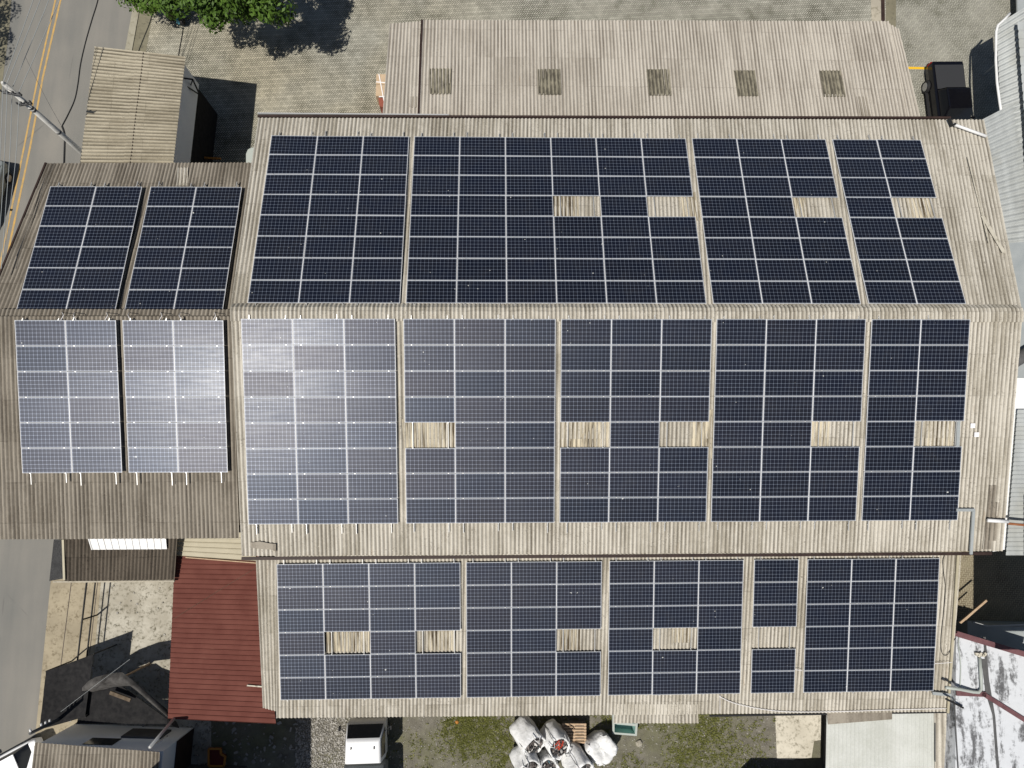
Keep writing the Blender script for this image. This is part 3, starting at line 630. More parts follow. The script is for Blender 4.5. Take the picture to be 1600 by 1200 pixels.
mb = MB(); tp = [at(x, y, 1.9) for x, y in ((128, 1085), (190, 1072), (262, 1124), (262, 1131), (120, 1131))]; mb.prism(tp, lambda v: v.z - .04); mb.build('sheet', M['net'], bt)  # black sheet added to paint the shade in this corner of the courtyard
sp_ = thing('service_pole', 'short dark service pole with white insulators over the pavement edge', 'pole', at(122, 1105, 0))
MB().tube([at(125, 1108, 0.0), at(47, 1146, 4.4)], [.11, .07], 8).build('shaft', M['darkgrey'], sp_, smooth=True)
for t in (.62, .7, .78, .98):
    p = lerp(at(125, 1108, 0.0), at(47, 1146, 4.4), t); MB().tube([p + Vector((0, .08, .05)), p + Vector((0, .2, .12))], [.05, .04], 8).build('insulator', M['white'], sp_)
MB().tube([at(203, 1030, 4.0), at(150, 1070, 3.9), at(95, 1112, 3.8)], .006, 5).build('wire', M['galv'], sp_)

# neighbours just outside the frame that shade the yard
nb = thing('tall_neighbour', 'tall dark building below the frame whose shade fills the yard beside the truck', 'building', at(330, 1210, 0))
a0, a1 = at(250, 1192), at(386, 1197); b0, b1 = at(386, 1420), at(240, 1420)
MB().prism([Vector((p.x, p.y, 8)) for p in (a0, a1, b0, b1)], 0).build('wall', M['darkgrey'], nb)
corr(MB(), *[Vector((p.x, p.y, 8.15)) for p in (a1 + Vector((.1, 0, 0)), b0, b1, a0)], courses=3).build('roof', M['fibro_brown'], nb, attr='valley')
nb2 = thing('back_store', 'low dark store below the cream slab casting shade along its edge', 'building', at(1240, 1215, 0))
a0, a1, b0, b1 = at(1145, 1212), at(1285, 1212), at(1285, 1350), at(1145, 1350)
MB().prism([Vector((p.x, p.y, 2.6)) for p in (a0, a1, b0, b1)], 0).build('wall', M['darkgrey'], nb2)
nb3 = thing('tall_hall', 'tall steel hall beyond the right edge shading the side yard', 'building', at(1600, 960, 0))
h3 = [at(1608, 780, 7.2), at(1800, 780, 7.2), at(1800, 1100, 7.2), at(1610, 1100, 7.2)]
corr(MB(), h3[0], h3[3], h3[2], h3[1], courses=3, pitch=.25).build('roof', M['steel_roof'], nb3, attr='valley')
for k in (1, 2): MB().bar((h3[k].x, h3[k].y, 0), h3[k], .3, .3, Vector((1, 0, 0))).build('post', M['darkgrey'], nb3)

# ---------------------------------------------------------------- metal roofed building bottom right
ms = thing('metal_roof_shed', 'shed with a pale ribbed metal roof below the low front roof', 'shed', at(1390, 1160, 0))
PLN['M'] = Plane(at(1385, 1160, 2.2), 0.05); OFF['M'] = 0
cm = [PLN['M'].at(x, y) for x, y in ((1292, 1085), (1462, 1085), (1462, 1290), (1288, 1290))]
corr(MB(), *cm, pitch=.20, amp=.016, courses=30, shape='rib', seg=10).build('roof', M['steel_light'], ms, attr='valley')
cm2 = [PLN['M'].at(x, y, .04) for x, y in ((1459, 1085), (1486, 1085), (1489, 1290), (1461, 1290))]
corr(MB(), *cm2, pitch=.3, courses=30).build('roof_strip', M['fibro'], ms, attr='valley')
walls(cm, .9, M['darkgrey'], ms)
bd = MB(); bd.prism([PLN['M'].at(x, y, .09) for x, y in ((1292, 1112), (1394, 1110), (1394, 1124), (1294, 1132))], lambda v: v.z - .03); bd.build('plank', M['fibro_brown'], ms)
MB().bar(PLN['M'].at(1461, 1130, .08), PLN['M'].at(1461, 1190, .08), .04, .04).build('pipe', M['darkgrey'], ms)

wsb = thing('white_slab_building', 'building with a white painted slab roof blackened by mould', 'building', at(1560, 1100, 0))
ZW = 3.0
q = [at(x, y, ZW) for x, y in ((1494, 992), (1700, 1058), (1700, 1300), (1492, 1300))]; MB().prism(q, 0).build('slab', M['mold'], wsb)
MB().bar(at(1474, 992, ZW + .1), at(1496, 991, ZW + .1), .14, .12).build('gutter_end', M['maroon'], wsb)
MB().bar(at(1494, 990, ZW + .08), at(1620, 1028, ZW + .08), .26, .14).build('gutter', M['maroon'], wsb)
MB().bar(at(1494, 1083, ZW + .06), at(1540, 1085, ZW + .06), .22, .08).bar(at(1534, 1083, ZW + .06), at(1620, 1137, ZW + .06), .20, .08).build('gutter', M['maroon'], wsb)
MB().tube([at(1538, 995, ZW + .03), at(1543, 1060, ZW + .03), at(1553, 1120, ZW + .03), at(1562, 1240, ZW + .03)], .06, 6).build('seam', M['darkgrey'], wsb)
MB().prism([at(x, y, ZW + .03) for x, y in ((1534, 1030), (1542, 1030), (1552, 1120), (1540, 1082))], ZW).build('mortar_band', M['darkgrey'], wsb)
dp = thing('drain_pipe', 'pale green pipe bent in a U across the mouldy white slab', 'pipe', at(1520, 1080, ZW))
MB().tube([at(1531, 1028, ZW + .15), at(1533, 1060, ZW + .15), at(1533.5, 1077, ZW + .15), at(1529, 1082, ZW + .15), at(1520, 1081, ZW + .15), at(1500, 1077, ZW + .3), at(1478, 1074, ZW + .55)], .075, 10).build('tube', M['pale'], dp, smooth=True)
rb = MB()
for k in range(5): rb.box(at(1526 + k * 3.2, 1022 + 2 * (k % 2), ZW + .12), (.14, .12, .1), Matrix.Rotation(k, 3, 'Z'))
tag(rb.build('brick_rubble', M['slab']), 'small pile of broken cream brick at the top of the bent pipe', 'rubble')
tk = thing('steel_tank', 'open grey steel tank in the shaded side yard', 'tank', at(1530, 990, 0))
MB().prism([at(x, y, 1.5) for x, y in ((1512, 970), (1542, 978), (1640, 980), (1640, 1030), (1512, 1010))], 0).build('body', M['galv'], tk)
MB().bar(at(1520, 972, 1.53), at(1542, 978, 1.53), .06, .06).bar(at(1542, 978, 1.53), at(1600, 976, 1.53), .05, .05).build('rim', M['alu'], tk)
lv = MB(); lv.bar(at(1500, 973, 2.2), at(1541, 938, 2.2), .10, .10); lv.bar(at(1508, 968, 1.7), at(1528, 950, 1.7), .08, .05)
tag(lv.build('timber_beam', M['wood']), 'weathered timber beam leaning diagonally over the side yard', 'beam')

# ---------------------------------------------------------------- neighbouring steel roofed hall at the right edge
nh = thing('steel_hall', 'neighbouring hall with grey ribbed steel roofs along the right edge', 'hall', at(1600, 300, 0))
zq = 4.1
def hp(l, z): return [at(x, y, z) for x, y in l]
c = hp([(1590, 22), (1606, 230), (1566, 236), (1557, 40)], zq)
c[0].z += .5; c[1].z += .5
corr(MB(), c[0], c[1], c[2], c[3], pitch=.32, amp=.055, courses=30).build('roof', M['steel_roof'], nh, attr='valley')
c = hp([(1606, 150), (1650, 420), (1560, 420), (1500, 205)], 4.4)
corr(MB(), c[0], c[1], c[2], c[3], pitch=.32, amp=.055, courses=30).build('roof', M['steel_roof'], nh, attr='valley')
MB().prism(hp([(1583, 24), (1590, 24), (1612, 330), (1602, 330)], 4.3), lambda v: v.z - .1).build('ridge_beam', M['galv'], nh)
MB().prism(hp([(1588, -80), (1670, -80), (1670, 32), (1590, 32)], 1.0), lambda v: v.z - .1).build('box_gutter', M['galv'], nh)
c = hp([(1590, 34), (1680, 34), (1700, 360), (1614, 360)], 4.9); corr(MB(), c[1], c[2], c[3], c[0], pitch=.5, amp=.02, courses=30, shape='rib', seg=10).build('roof', M['steel_roof'], nh, attr='valley')
MB().prism(hp([(1569, 380), (1700, 372), (1700, 505), (1575, 505)], 5.6), lambda v: v.z - .05).build('flat_sheet', M['galv'], nh)
MB().prism(hp([(1560, 498), (1700, 498), (1700, 592), (1556, 590)], 6.6), lambda v: v.z - .05).build('flat_sheet', M['galv'], nh)
MB().prism(hp([(1552, 590), (1700, 590), (1700, 835), (1552, 862), (1547, 840)], 6.4), lambda v: v.z - .05).build('glare_sheet', M['steel_glare'], nh)
c = hp([(1590, 640), (1700, 640), (1700, 868), (1572, 868)], 6.6); corr(MB(), c[0], c[3], c[2], c[1], pitch=.2, amp=.014, courses=30, shape='rib', seg=10).build('roof', M['steel_roof'], nh, attr='valley')
gw = thing('white_gutter', 'long curved white gutter pipe along the steel canopy edge', 'gutter', at(1557, 100, 3.6))
MB().tube([at(1578, 21, 4.25), at(1570, 30, 4.22), at(1559, 40, 4.2), at(1556.5, 50, 4.2), at(1556, 95, 4.2), at(1558, 130, 4.2), at(1562, 160, 4.2), at(1567, 190, 4.2)], .065, 10).build('tube', M['white'], gw, smooth=True)
for y in (60, 170): p = at(1604 + (y > 100) * 6, y, 3.5); MB().bar((p.x, p.y, 0), p, .08, .08, Vector((1, 0, 0))).build('post', M['galv'], gw)
wp = thing('white_pipe', 'white drain pipe lying on the upper right corner of the warehouse roof', 'pipe', PLN['N'].at(1515, 203))
MB().tube([PLN['N'].at(1489, 194, .0), PLN['N'].at(1541, 213, .0)], .07, 10).build('tube', M['white'], wp, smooth=True)
MB().tube([PLN['N'].at(1483, 186, .05), PLN['N'].at(1487, 196, .05), PLN['N'].at(1492, 194, .02)], .08, 8).build('elbow', M['black'], wp)
wp2 = thing('short_white_pipe', 'short white pipe over the lower right edge of the warehouse roof', 'pipe', PLN['S'].at(1560, 815))
MB().tube([PLN['S'].at(1543, 813, .05), PLN['S'].at(1575, 815, .05)], .08, 10).build('tube', M['white'], wp2, smooth=True)
wp3 = thing('rusty_pipe', 'rusty brown pipe running off the right edge beside the short white pipe', 'pipe', PLN['S'].at(1590, 820))
MB().tube([PLN['S'].at(1575, 818, .0), PLN['S'].at(1640, 824, .0)], .055, 10).build('tube', M['rust'], wp3, smooth=True)
du = thing('grey_duct', 'round dark grey duct poking in at the right edge', 'duct', at(1595, 562, 6.7))
MB().tube([at(1583, 570, 7.0), at(1592, 560, 7.0), at(1615, 548, 7.0), at(1640, 545, 7.0)], [.2, .3, .35, .35], 14).build('tube', M['darkgrey'], du, smooth=True)

# ================================================================ SOLAR PANELS
def frame_axes(pl):
    sy, sx = PLN[pl].sy, PLN[pl].sx
    if pl == 'L':
        a = 0.0013; ux = Vector((math.cos(a), math.sin(a), -0.004)).normalized()
        dv = Vector((math.sin(a), -math.cos(a), 0)); p = 0.2309; dv = (dv * math.cos(p) + Vector((0, 0, -math.sin(p)))).normalized()
    else:
        ux = Vector((1, 0, 0)); p = math.atan(sy); dv = Vector((0, -math.cos(p), -math.sin(p)))
    return ux, dv, ux.cross(-dv)
def origin(pl, x):
    if pl == 'L': return Vector((x * math.cos(.0013), PLN[pl].p.y + x * .0013, PLN[pl].p.z - .004 * x))
    return Vector((x, PLN[pl].p.y, PLN[pl].p.z))
fw, fh, ft_ = PW - .012, PH - .016, .036
def frame_mesh(mb, T=lambda v: v, mi=0):
    b = .016
    for s in (-1, 1):
        for q, (c, sz) in enumerate((((s * (fw / 2 - b / 2), 0, -ft_ / 2), (b, fh, ft_)), ((0, s * (fh / 2 - b / 2), -ft_ / 2), (fw - 2 * b, b, ft_)))):
            k = len(mb.v); mb.box(c, sz, mi=mi + 1 - q)
            for i in range(k, len(mb.v)): mb.v[i] = tuple(T(Vector(mb.v[i])))
def glass_mesh(mb, T=lambda v: v, mi=0):
    a, c = fw / 2 - .015, fh / 2 - .015
    k = len(mb.v); mb.add([T(Vector(v)) for v in ((-a, -c, -.004), (a, -c, -.004), (a, c, -.004), (-a, c, -.004))], [(0, 1, 2, 3)], 0.0, mi)
    if mb.uv is None: mb.uv = {}
    for i, u in enumerate(((0, 0), (1, 0), (1, 1), (0, 1))): mb.uv[k + i] = u
fm = MB(); frame_mesh(fm); gm = MB(); glass_mesh(gm)
back = MB(); back.box((0, 0, -.022), (fw - .05, fh - .05, .004))
ORD = ['topmost', 'second', 'third', 'fourth', 'fifth', 'sixth', 'seventh', 'eighth']
ORC = ['first', 'second', 'third', 'fourth', 'fifth', 'sixth']
WHERE = {'S1': 'leftmost block below the main ridge', 'S2': 'second block below the main ridge', 'S3': 'middle block below the main ridge',
 'S4': 'fourth block below the main ridge', 'S5': 'rightmost block below the main ridge', 'N1': 'leftmost block above the main ridge',
 'N2': 'wide block above the main ridge', 'N3': 'third block above the main ridge', 'N4': 'rightmost block above the main ridge',
 'L1': 'leftmost block on the low front roof', 'L2': 'second block on the low front roof', 'L3': 'middle block on the low front roof',
 'L4': 'single-column block on the low front roof', 'L5': 'rightmost block on the low front roof', 'A1': 'left block below the brown roof ridge',
 'A2': 'right block below the brown roof ridge', 'B1': 'left block above the brown roof ridge', 'B2': 'right block above the brown roof ridge'}
proto = None
stuff = MB(); stuff.uv = {}
def panel_matrix(pl, x, r, c, jig=0.0):
    ux, dv, n = frame_axes(pl)
    o = origin(pl, x) + ux * ((c + .5) * PW) + dv * ((r + .5) * PH)
    Mx = Matrix((ux, -dv, n)).transposed().to_4x4(); Mx.translation = o
    if jig: Mx.translation += dv * random.gauss(0, .004) + ux * random.gauss(0, .002)
    if jig: Mx = Mx @ Matrix.Rotation(random.gauss(0, jig), 4, 'X') @ Matrix.Rotation(random.gauss(0, jig), 4, 'Y')
    return Mx
for name, (pl, x, nc, nr, miss) in BL.items():
    for r in range(nr):
        for c in range(nc):
            if (r, c) in miss: continue
            Mx = panel_matrix(pl, x, r, c, 0.0045)
            if pl == 'N' and r < 3:
                T = (lambda Q: (lambda v: Q @ v))(Mx); glass_mesh(stuff, T, 0)
                k = len(stuff.v); frame_mesh(stuff, T, 1)
                for i in range(k, len(stuff.v)): stuff.uv[i] = (0, 0)
                continue
            label = '%s panel down, %s across, in the %s' % (ORD[r], ORC[c], WHERE[name])
            if proto is None:
                proto = thing('solar_panel', label, 'solar panel', (0, 0, 0))
                fo = fm.build('frame', [M['frame'], M['frame_end_lit']]); go = gm.build('glass', M['glass']); fo.parent = proto; go.parent = proto
                o = proto
            else:
                o = proto.copy(); COL.objects.link(o)
                for chd in (fo, go):
                    d = chd.copy(); COL.objects.link(d); d.parent = o
            o.matrix_world = Mx; tag(o, label, 'solar panel', 'solar panels on the roofs')
so_ = stuff.build('solar_panels_far_rows', [M['glass'], M['frame'], M['frame_end_lit']]); so_['kind'] = 'stuff'
tag(so_, 'top three rows of dark solar panels above the warehouse ridge', 'solar panels')
# mounting racks: two rails under each column, with clamps between the rows
for name, (pl, x, nc, nr, miss) in BL.items():
    ux, dv, n = frame_axes(pl); o = origin(pl, x)
    rk = thing('mounting_rack', 'aluminium rails under the %s' % WHERE[name], 'mounting rack', o, 'mounting racks under the panels')
    top, bot = {'S': (.16, .42), 'N': (.30, .16), 'L': (.22, .08), 'A': (.10, .50), 'B': (.30, .10)}[pl]
    for c in range(nc):
        for fr in (.155, .862):
            mb = MB(); off = -ft_ - .022
            ts, tb = top * U(.8, 1.15), bot * U(.85, 1.15)
            p = o + ux * ((c + fr) * PW) - dv * ts + n * off; q = o + ux * ((c + fr) * PW) + dv * (nr * PH + tb) + n * off
            mb.bar(p, q, .027, .04, n)
            for r in range(nr + 1): mb.bar(o + ux * ((c + fr) * PW) + dv * (r * PH - .02) + n * .003, o + ux * ((c + fr) * PW) + dv * (r * PH + .02) + n * .003, .05, .006, n)
            k = 0; dd = -ts
            while dd < nr * PH + tb:
                hm = (off - .02 - OFF[pl]) / 2; mb.bar(o + ux * ((c + fr) * PW) + dv * (dd + .05) + n * hm, o + ux * ((c + fr) * PW) + dv * (dd + .09) + n * hm, .05, OFF[pl] + off - .02, n); dd += 1.5
            mb.build('rail', M['alu'], rk)

# ================================================================ THINGS ON THE ROOFS
tr = thing('cable_tray', 'galvanised cable tray bending down to the warehouse gutter at lower right', 'cable tray', PLN['S'].at(1508, 800))
MB().bar(PLN['S'].at(1494, 797, .0), PLN['S'].at(1523, 797, .0), .12, .07).build('tray', M['galv'], tr)
MB().bar(PLN['S'].at(1521, 799, .0), PLN['S'].at(1517, 866, .0), .12, .07).build('tray', M['galv'], tr)
tr = thing('short_cable_tray', 'short grey cable tray at the right end of the panel gap', 'cable tray', PLN['S'].at(1497, 677))
MB().bar(PLN['S'].at(1498, 655, -.05), PLN['S'].at(1496, 700, -.05), .14, .05).build('tray', M['galv'], tr)
for (x, y), lb_ in (((1520, 665), 'upper of two small white squares lying on the roof right of the panels'), ((1526, 679), 'lower of two small white squares lying on the roof right of the panels')):
    mb = MB(); mb.box(PLN['S'].at(x, y, -.08), (.2, .2, .03), Matrix.Rotation(math.atan(tS), 3, 'X')); tag(mb.build('white_tile', M['tape']), lb_, 'tile')
mb = MB(); bp = [PLN['S'].at(x, y, -.06) for x, y in ((391, 848), (405, 846), (421, 849), (431, 850), (431, 862), (425, 859), (408, 858), (393, 856))]; mb.prism(bp, lambda v: v.z - .05)
tag(mb.build('broken_sheet', M['fibro_brown']), 'broken dark piece of sheet lying at the lower left corner of the warehouse roof', 'sheet')
mb = MB(); mb.bar(PLN['N'].at(1512, 245, -.06), PLN['N'].at(1545, 380, -.06), .05, .02); mb.bar(PLN['N'].at(1535, 337, -.05), PLN['N'].at(1569, 395, -.05),   .16, .015)
tag(mb.build('flashing_strip', M['slab']), 'pale cream strip lying along the upper right warehouse roof', 'flashing')
def wire(name, pts, r, m, label, cat='wire', group=None):
    # smooth the polyline
    P = [Vector(p) for p in pts]; Q = []
    for i in range(len(P) - 1):
        p0, p1, p2, p3 = P[max(i - 1, 0)], P[i], P[i + 1], P[min(i + 2, len(P) - 1)]
        for k in range(6):
            t = k / 6; Q.append(.5 * ((2 * p1) + (p2 - p0) * t + (2 * p0 - 5 * p1 + 4 * p2 - p3) * t * t + (3 * p1 - p0 - 3 * p2 + p3) * t ** 3))
    Q.append(P[-1]); return tag(MB().tube(Q, r, 6).build(name, m, smooth=True), label, cat, group)
pL = lambda x, y, o=-.10: PLN['L'].at(x, y, o)
wire('roof_wire', [pL(1124, 1088), pL(1140, 1096), pL(1160, 1102), pL(1190, 1108), pL(1230, 1112), pL(1300, 1112), pL(1400, 1109), pL(1482, 1107)], .016, M['tape'], 'thin white wire running along the eave of the low front roof')
wire('roof_wire', [pL(1125, 1086), pL(1125, 1114)], .012, M['tape'], 'short white wire dropping to the eave of the low front roof')
wire('roof_wire', [pL(1476, 868), pL(1473, 880), pL(1477, 920), pL(1474, 960), pL(1470, 1000), pL(1472, 1020), pL(1478, 1024), pL(1484, 1018), pL(1488, 1005), pL(1494, 996)], .014, M['black'], 'black cable looping down the right verge of the low front roof')
wire('roof_wire', [pL(1460, 1037, .02), pL(1488, 1035, -.02)], .014, M['tape'], 'short pale wire right of the rightmost block on the low roof')
wire('roof_wire', [pL(1242, 1046, .02), pL(1254, 1048, .02)], .014, M['tape'], 'tiny pale wire bridging the gap before the rightmost low block')
wire('slab_cable', [at(1499, 990, ZW + .1), at(1498, 1010, ZW + .06), at(1501, 1040, ZW + .06), at(1500, 1075, ZW + .06)], .025, M['pale'], 'grey green cable running down the left side of the white slab')
wire('slab_cable', [at(1489, 1090, ZW - .3), at(1492, 1110, ZW + .06), at(1494, 1150, ZW + .06), at(1498, 1215, ZW + .06)], .03, M['darkgrey'], 'dark cable along the lower left edge of the white slab')
wire('inverter_cable', [at(1478, 1092, ZW + .3), at(1490, 1098, ZW + .2), at(1505, 1106, ZW + .15)], .05, M['black'], 'thick black cable bundle at the corner of the white slab', 'cable')
mb = MB(); mb.bar(pL(1457, 1083, -.02), pL(1486, 1086, -.02), .14, .08); tag(mb.build('cable_duct', M['galv']), 'short grey cable duct leaving the lower right corner of the rightmost low block', 'duct')
for k, (xa_, wdir) in enumerate(((96, 1), (118, -1), (165, 1), (203, -1), (250, 1), (283, -1), (334, 1))):
    wire('ridge_cable', [PLN['B'].at(xa_, 487, -.05), PLN['A'].at(xa_ + 3 * wdir, 492, -.02), PLN['A'].at(xa_ + 2 * wdir, 495, -.02), PLN['A'].at(xa_ - 1 * wdir, 500, -.05)], .012, M['tape'], 'short pale cable loop crossing the brown roof ridge, %s from the left' % (ORC + ['seventh'])[k], 'cable', 'cable loops over the brown ridge')
pR = lambda x, y, o=.05: PLN['R'].at(x, y, o)
wire('carport_wire', [at(271, 967, 3.4), at(330, 930, 3.6), at(405, 884, 3.9)], .007, M['bark'], 'pale thin wire crossing the red carport roof')
mb = MB(); mb.bar(pR(386, 1071), pR(411, 1073), .06, .04); tag(mb.build('wood_batten', M['slab']), 'short pale batten lying on the red roof', 'batten')

# ================================================================ UTILITY POLE AND STREET WIRES
up = thing('utility_pole', 'leaning grey concrete utility pole with crossarms beside the road', 'utility pole', at(187, 290, 0))
PB, PT = at(187, 290, 0), at(6, 131, 8.5)
pv = lambda t: lerp(PB, PT, t)
MB().tube([pv(0), pv(.5), pv(1)], [.16, .135, .105], 14).build('shaft', M['concrete_pole'], up, smooth=True)
MB().tube([pv(1) + Vector((0, 0, 0)), pv(1) + Vector((0, 0, .12))], [.10, .06], 10).build('cap', M['concrete_pole'], up)
for t, L in ((.965, .75), (.86, .5)):
    p = pv(t); MB().bar(p + Vector((-L * .35, -.2, .0)), p + Vector((L * .8, .35 - .9 * L, .0)), .09, .09).build('crossarm', M['darkgrey'], up)
    for k in range(4):
        q = lerp(p + Vector((-L * .35, -.2, .08)), p + Vector((L * .8, .35 - .9 * L, .08)), k / 3)
        MB().tube([q, q + Vector((0, 0, .08)), q + Vector((0, 0, .16))], [.03, .05, .03], 8).build('insulator', M['darkgrey'], up)
for t in (.30, .58, .78, .80): MB().tube([pv(t), pv(t + .012)], (.17 - .06 * t), 14).build('band', M['darkgrey'], up)
MB().tube([pv(.36) + Vector((.12, -.1, 0)), pv(.36) + Vector((.45, -.2, .1))], .03, 6).build('hook', M['darkgrey'], up)
wl_ = [(((5, 129), 8.5), ((52, 0), 8.2), ((82, -90), 8.1)), (((11, 130), 8.5), ((63, 0), 8.2), ((95, -90), 8.1)), (((19, 138), 8.2), ((60, 40), 8.0), ((76, 0), 8.0), ((108, -90), 7.9)),
       (((28, 148), 7.5), ((66, 62), 7.3), ((93, 0), 7.2), ((130, -90), 7.1)),
       (((5, 131), 8.5), ((1, 230), 8.2), ((-6, 400), 8.0)), (((11, 134), 8.5), ((9, 200), 8.2), ((2, 330), 8.0), ((-8, 430), 8)), (((19, 142), 8.2), ((16, 230), 8.0), ((11, 300), 7.9), ((2, 420), 7.9)),
       (((30, 152), 7.5), ((26, 230), 7.3), ((20, 290), 7.2), ((5, 400), 7.2))]
names = ['topmost', 'second', 'third', 'lowest']
for k, wv in enumerate(wl_):
    wire('power_line', [at(*a, z) for a, z in wv], .014, M['galv'], 'thin grey power line, %s of four running %s from the pole' % (names[k % 4], 'up the road' if k < 4 else 'down the road'), 'power line', 'power lines on the utility pole')
wire('telephone_cable', [at(x, y, z) for x, y, z in ((160, -40, 3.3), (153, 0, 3.2), (144, 30, 3.1), (134, 65, 3.0), (126, 100, 3.0), (122, 130, 3.1), (117, 155, 3.3), (107, 178, 3.7), (97, 197, 4.2))], .035, M['black'], 'thick black telephone cable sagging across the road to the pole', 'cable')
wire('telephone_cable', [at(x, y, z) for x, y, z in ((97, 197, 4.2), (101, 210, 4.0), (101, 230, 3.8), (100, 262, 3.8))], .05, M['black'], 'short thick black cable hanging from the pole towards the brown roof', 'cable')
wire('service_wire', [at(x, y, z) for x, y, z in ((95, 195, 5.2), (70, 150, 5.6), (40, 90, 6.0))], .008, M['darkgrey'], 'hair thin dark wire from the pole middle over the road', 'wire')

# ================================================================ VEHICLES
def ring(y, w, zb, zm, zt, wt, yt=None):
    """body cross-section: sill, belt line, roof edge"""
    yt = y if yt is None else yt
    return [Vector((-w * .93, y, zb)), Vector((-w, y, (zb + zm) / 2)), Vector((-w * .98, y, zm)), Vector((-wt, yt, zt)), Vector((wt, yt, zt)), Vector((w * .98, y, zm)), Vector((w, y, (zb + zm) / 2)), Vector((w * .93, y, zb))]
def wheel(root, x, y, r=.33, wd=.22):
    s = 1 if x > 0 else -1
    w_ = MB(); w_.tube([(x - s * wd / 2, y, r), (x - s * wd * .3, y, r), (x + s * wd * .3, y, r), (x + s * wd / 2, y, r)], [r * .9, r, r, r * .9], 20)
    o = w_.build('wheel', M['black']); o.parent = root
    h = MB(); h.tube([(x + s * wd * .48, y, r), (x + s * (wd * .5 + .012), y, r)], [r * .66, r * .6], 12); i = h.build('rim', M['rim']); i.parent = o
def local(mb, name, m, root, **kw): o = mb.build(name, m, **kw); o.parent = root; return o

# black pickup, tail towards the top of the photo
pk = thing('pickup_truck', 'black pickup truck with grey bed cover parked behind the warehouse', 'pickup truck', at(1470, 172, 0), None, 0.02)
b_ = MB(); b_.loft([ring(y, w_, zb, zm, zt, wt) for y, w_, zb, zm, zt, wt in ((-2.75, .80, .45, .8, .85, .70), (-2.6, .90, .32, .95, 1.0, .80), (-1.4, .94, .30, 1.0, 1.08, .84), (.5, .95, .30, 1.02, 1.09, .86), (2.2, .95, .32, 1.05, 1.12, .88), (2.42, .93, .36, 1.03, 1.10, .86))])
local(b_, 'body', M['blackpaint'], pk, bevel=.03)
cb = MB(); cb.loft([[Vector((-.84, -1.55, 1.07)), Vector((.84, -1.55, 1.07)), Vector((.84, .62, 1.09)), Vector((-.84, .62, 1.09))], [Vector((-.66, -.75, 1.74)), Vector((.66, -.75, 1.74)), Vector((.68, .38, 1.74)), Vector((-.68, .38, 1.74))]])
local(cb, 'cab', M['blackpaint'], pk, bevel=.05)
gw_ = MB(); gw_.add([(-.76, -1.45, 1.16), (.76, -1.45, 1.16), (.66, -.85, 1.68), (-.66, -.85, 1.68)], [(0, 1, 2, 3)]); local(gw_, 'windscreen', M['winglass'], pk)
gw_ = MB(); gw_.add([(-.78, .63, 1.18), (.78, .63, 1.18), (.67, .44, 1.68), (-.67, .44, 1.68)], [(0, 1, 2, 3)]); local(gw_, 'rear_window', M['winglass'], pk)
tn = MB(); tn.box((0, 1.42, 1.135), (1.66, 1.5, .05)); local(tn, 'bed_cover', M['tonneau'], pk, bevel=.015)
bp_ = MB(); bp_.box((0, 2.52, .55), (1.75, .18, .22)); local(bp_, 'bumper', M['black'], pk, bevel=.03)
for s in (-1, 1):
    t_ = MB(); t_.box((s * .90, 2.41, .82), (.09, .09, .36)); local(t_, 'tail_light', M['red_lamp'], pk)
    mr = MB(); mr.box((s * 1.04, -1.1, 1.12), (.2, .1, .16)); local(mr, 'mirror', M['blackpaint'], pk, bevel=.03)
    st_ = MB(); st_.bar((s * .99, -.9, .36), (s * .99, 1.0, .36), .14, .05); local(st_, 'side_step', M['black'], pk)
    sw = MB(); sw.add([(s * .815, -1.25, 1.16), (s * .83, .5, 1.17), (s * .70, .35, 1.66), (s * .69, -.75, 1.66)], [(0, 1, 2, 3)]); local(sw, 'side_window', M['winglass'], pk)
    for y in (-1.75, 1.25): wheel(pk, s * .93, y, .38, .25)

def car(name, loc, rz, label, paint):
    c_ = thing(name, label, 'car', loc, None, rz)
    b_ = MB(); b_.loft([ring(y, w_, zb, zm, zt, wt) for y, w_, zb, zm, zt, wt in ((-2.15, .66, .42, .6, .66, .56), (-2.0, .80, .28, .68, .76, .70), (-1.0, .86, .24, .85, .93, .78), (.8, .87, .24, .88, .96, .80), (1.7, .85, .26, .88, .97, .76), (2.02, .76, .36, .84, .92, .68))])
    local(b_, 'body', paint, c_, smooth=False, bevel=.05)
    g_ = MB(); g_.loft([[Vector((-.78, -1.15, .90)), Vector((.78, -1.15, .90)), Vector((.76, 1.75, .94)), Vector((-.76, 1.75, .94))], [Vector((-.62, -.40, 1.40)), Vector((.62, -.40, 1.40)), Vector((.60, 1.20, 1.40)), Vector((-.60, 1.20, 1.40))]])
    local(g_, 'glasshouse', M['winglass'], c_)
    r_ = MB(); r_.box((0, .40, 1.425), (1.26, 1.64, .05)); local(r_, 'roof', paint, c_, bevel=.02)
    for s in (-1, 1):
        for y in (-1.35, 1.30): wheel(c_, s * .80, y, .31, .2)
        m_ = MB(); m_.box((s * .95, -.75, .95), (.18, .1, .12)); local(m_, 'mirror', M['black'], c_, bevel=.02)
        h_ = MB(); h_.box((s * .58, -2.05, .66), (.3, .12, .12)); local(h_, 'headlight', M['rim'], c_)
    return c_
cp = at(-14, 312, 0); car('parked_car', cp, math.radians(-10), 'light grey car on the road at the left edge of the photo', M['silver'])
cp = at(22, 1200, 0); car('parked_car', cp, math.radians(-62), 'white car beside the small white house at the bottom left', M['carwhite'])

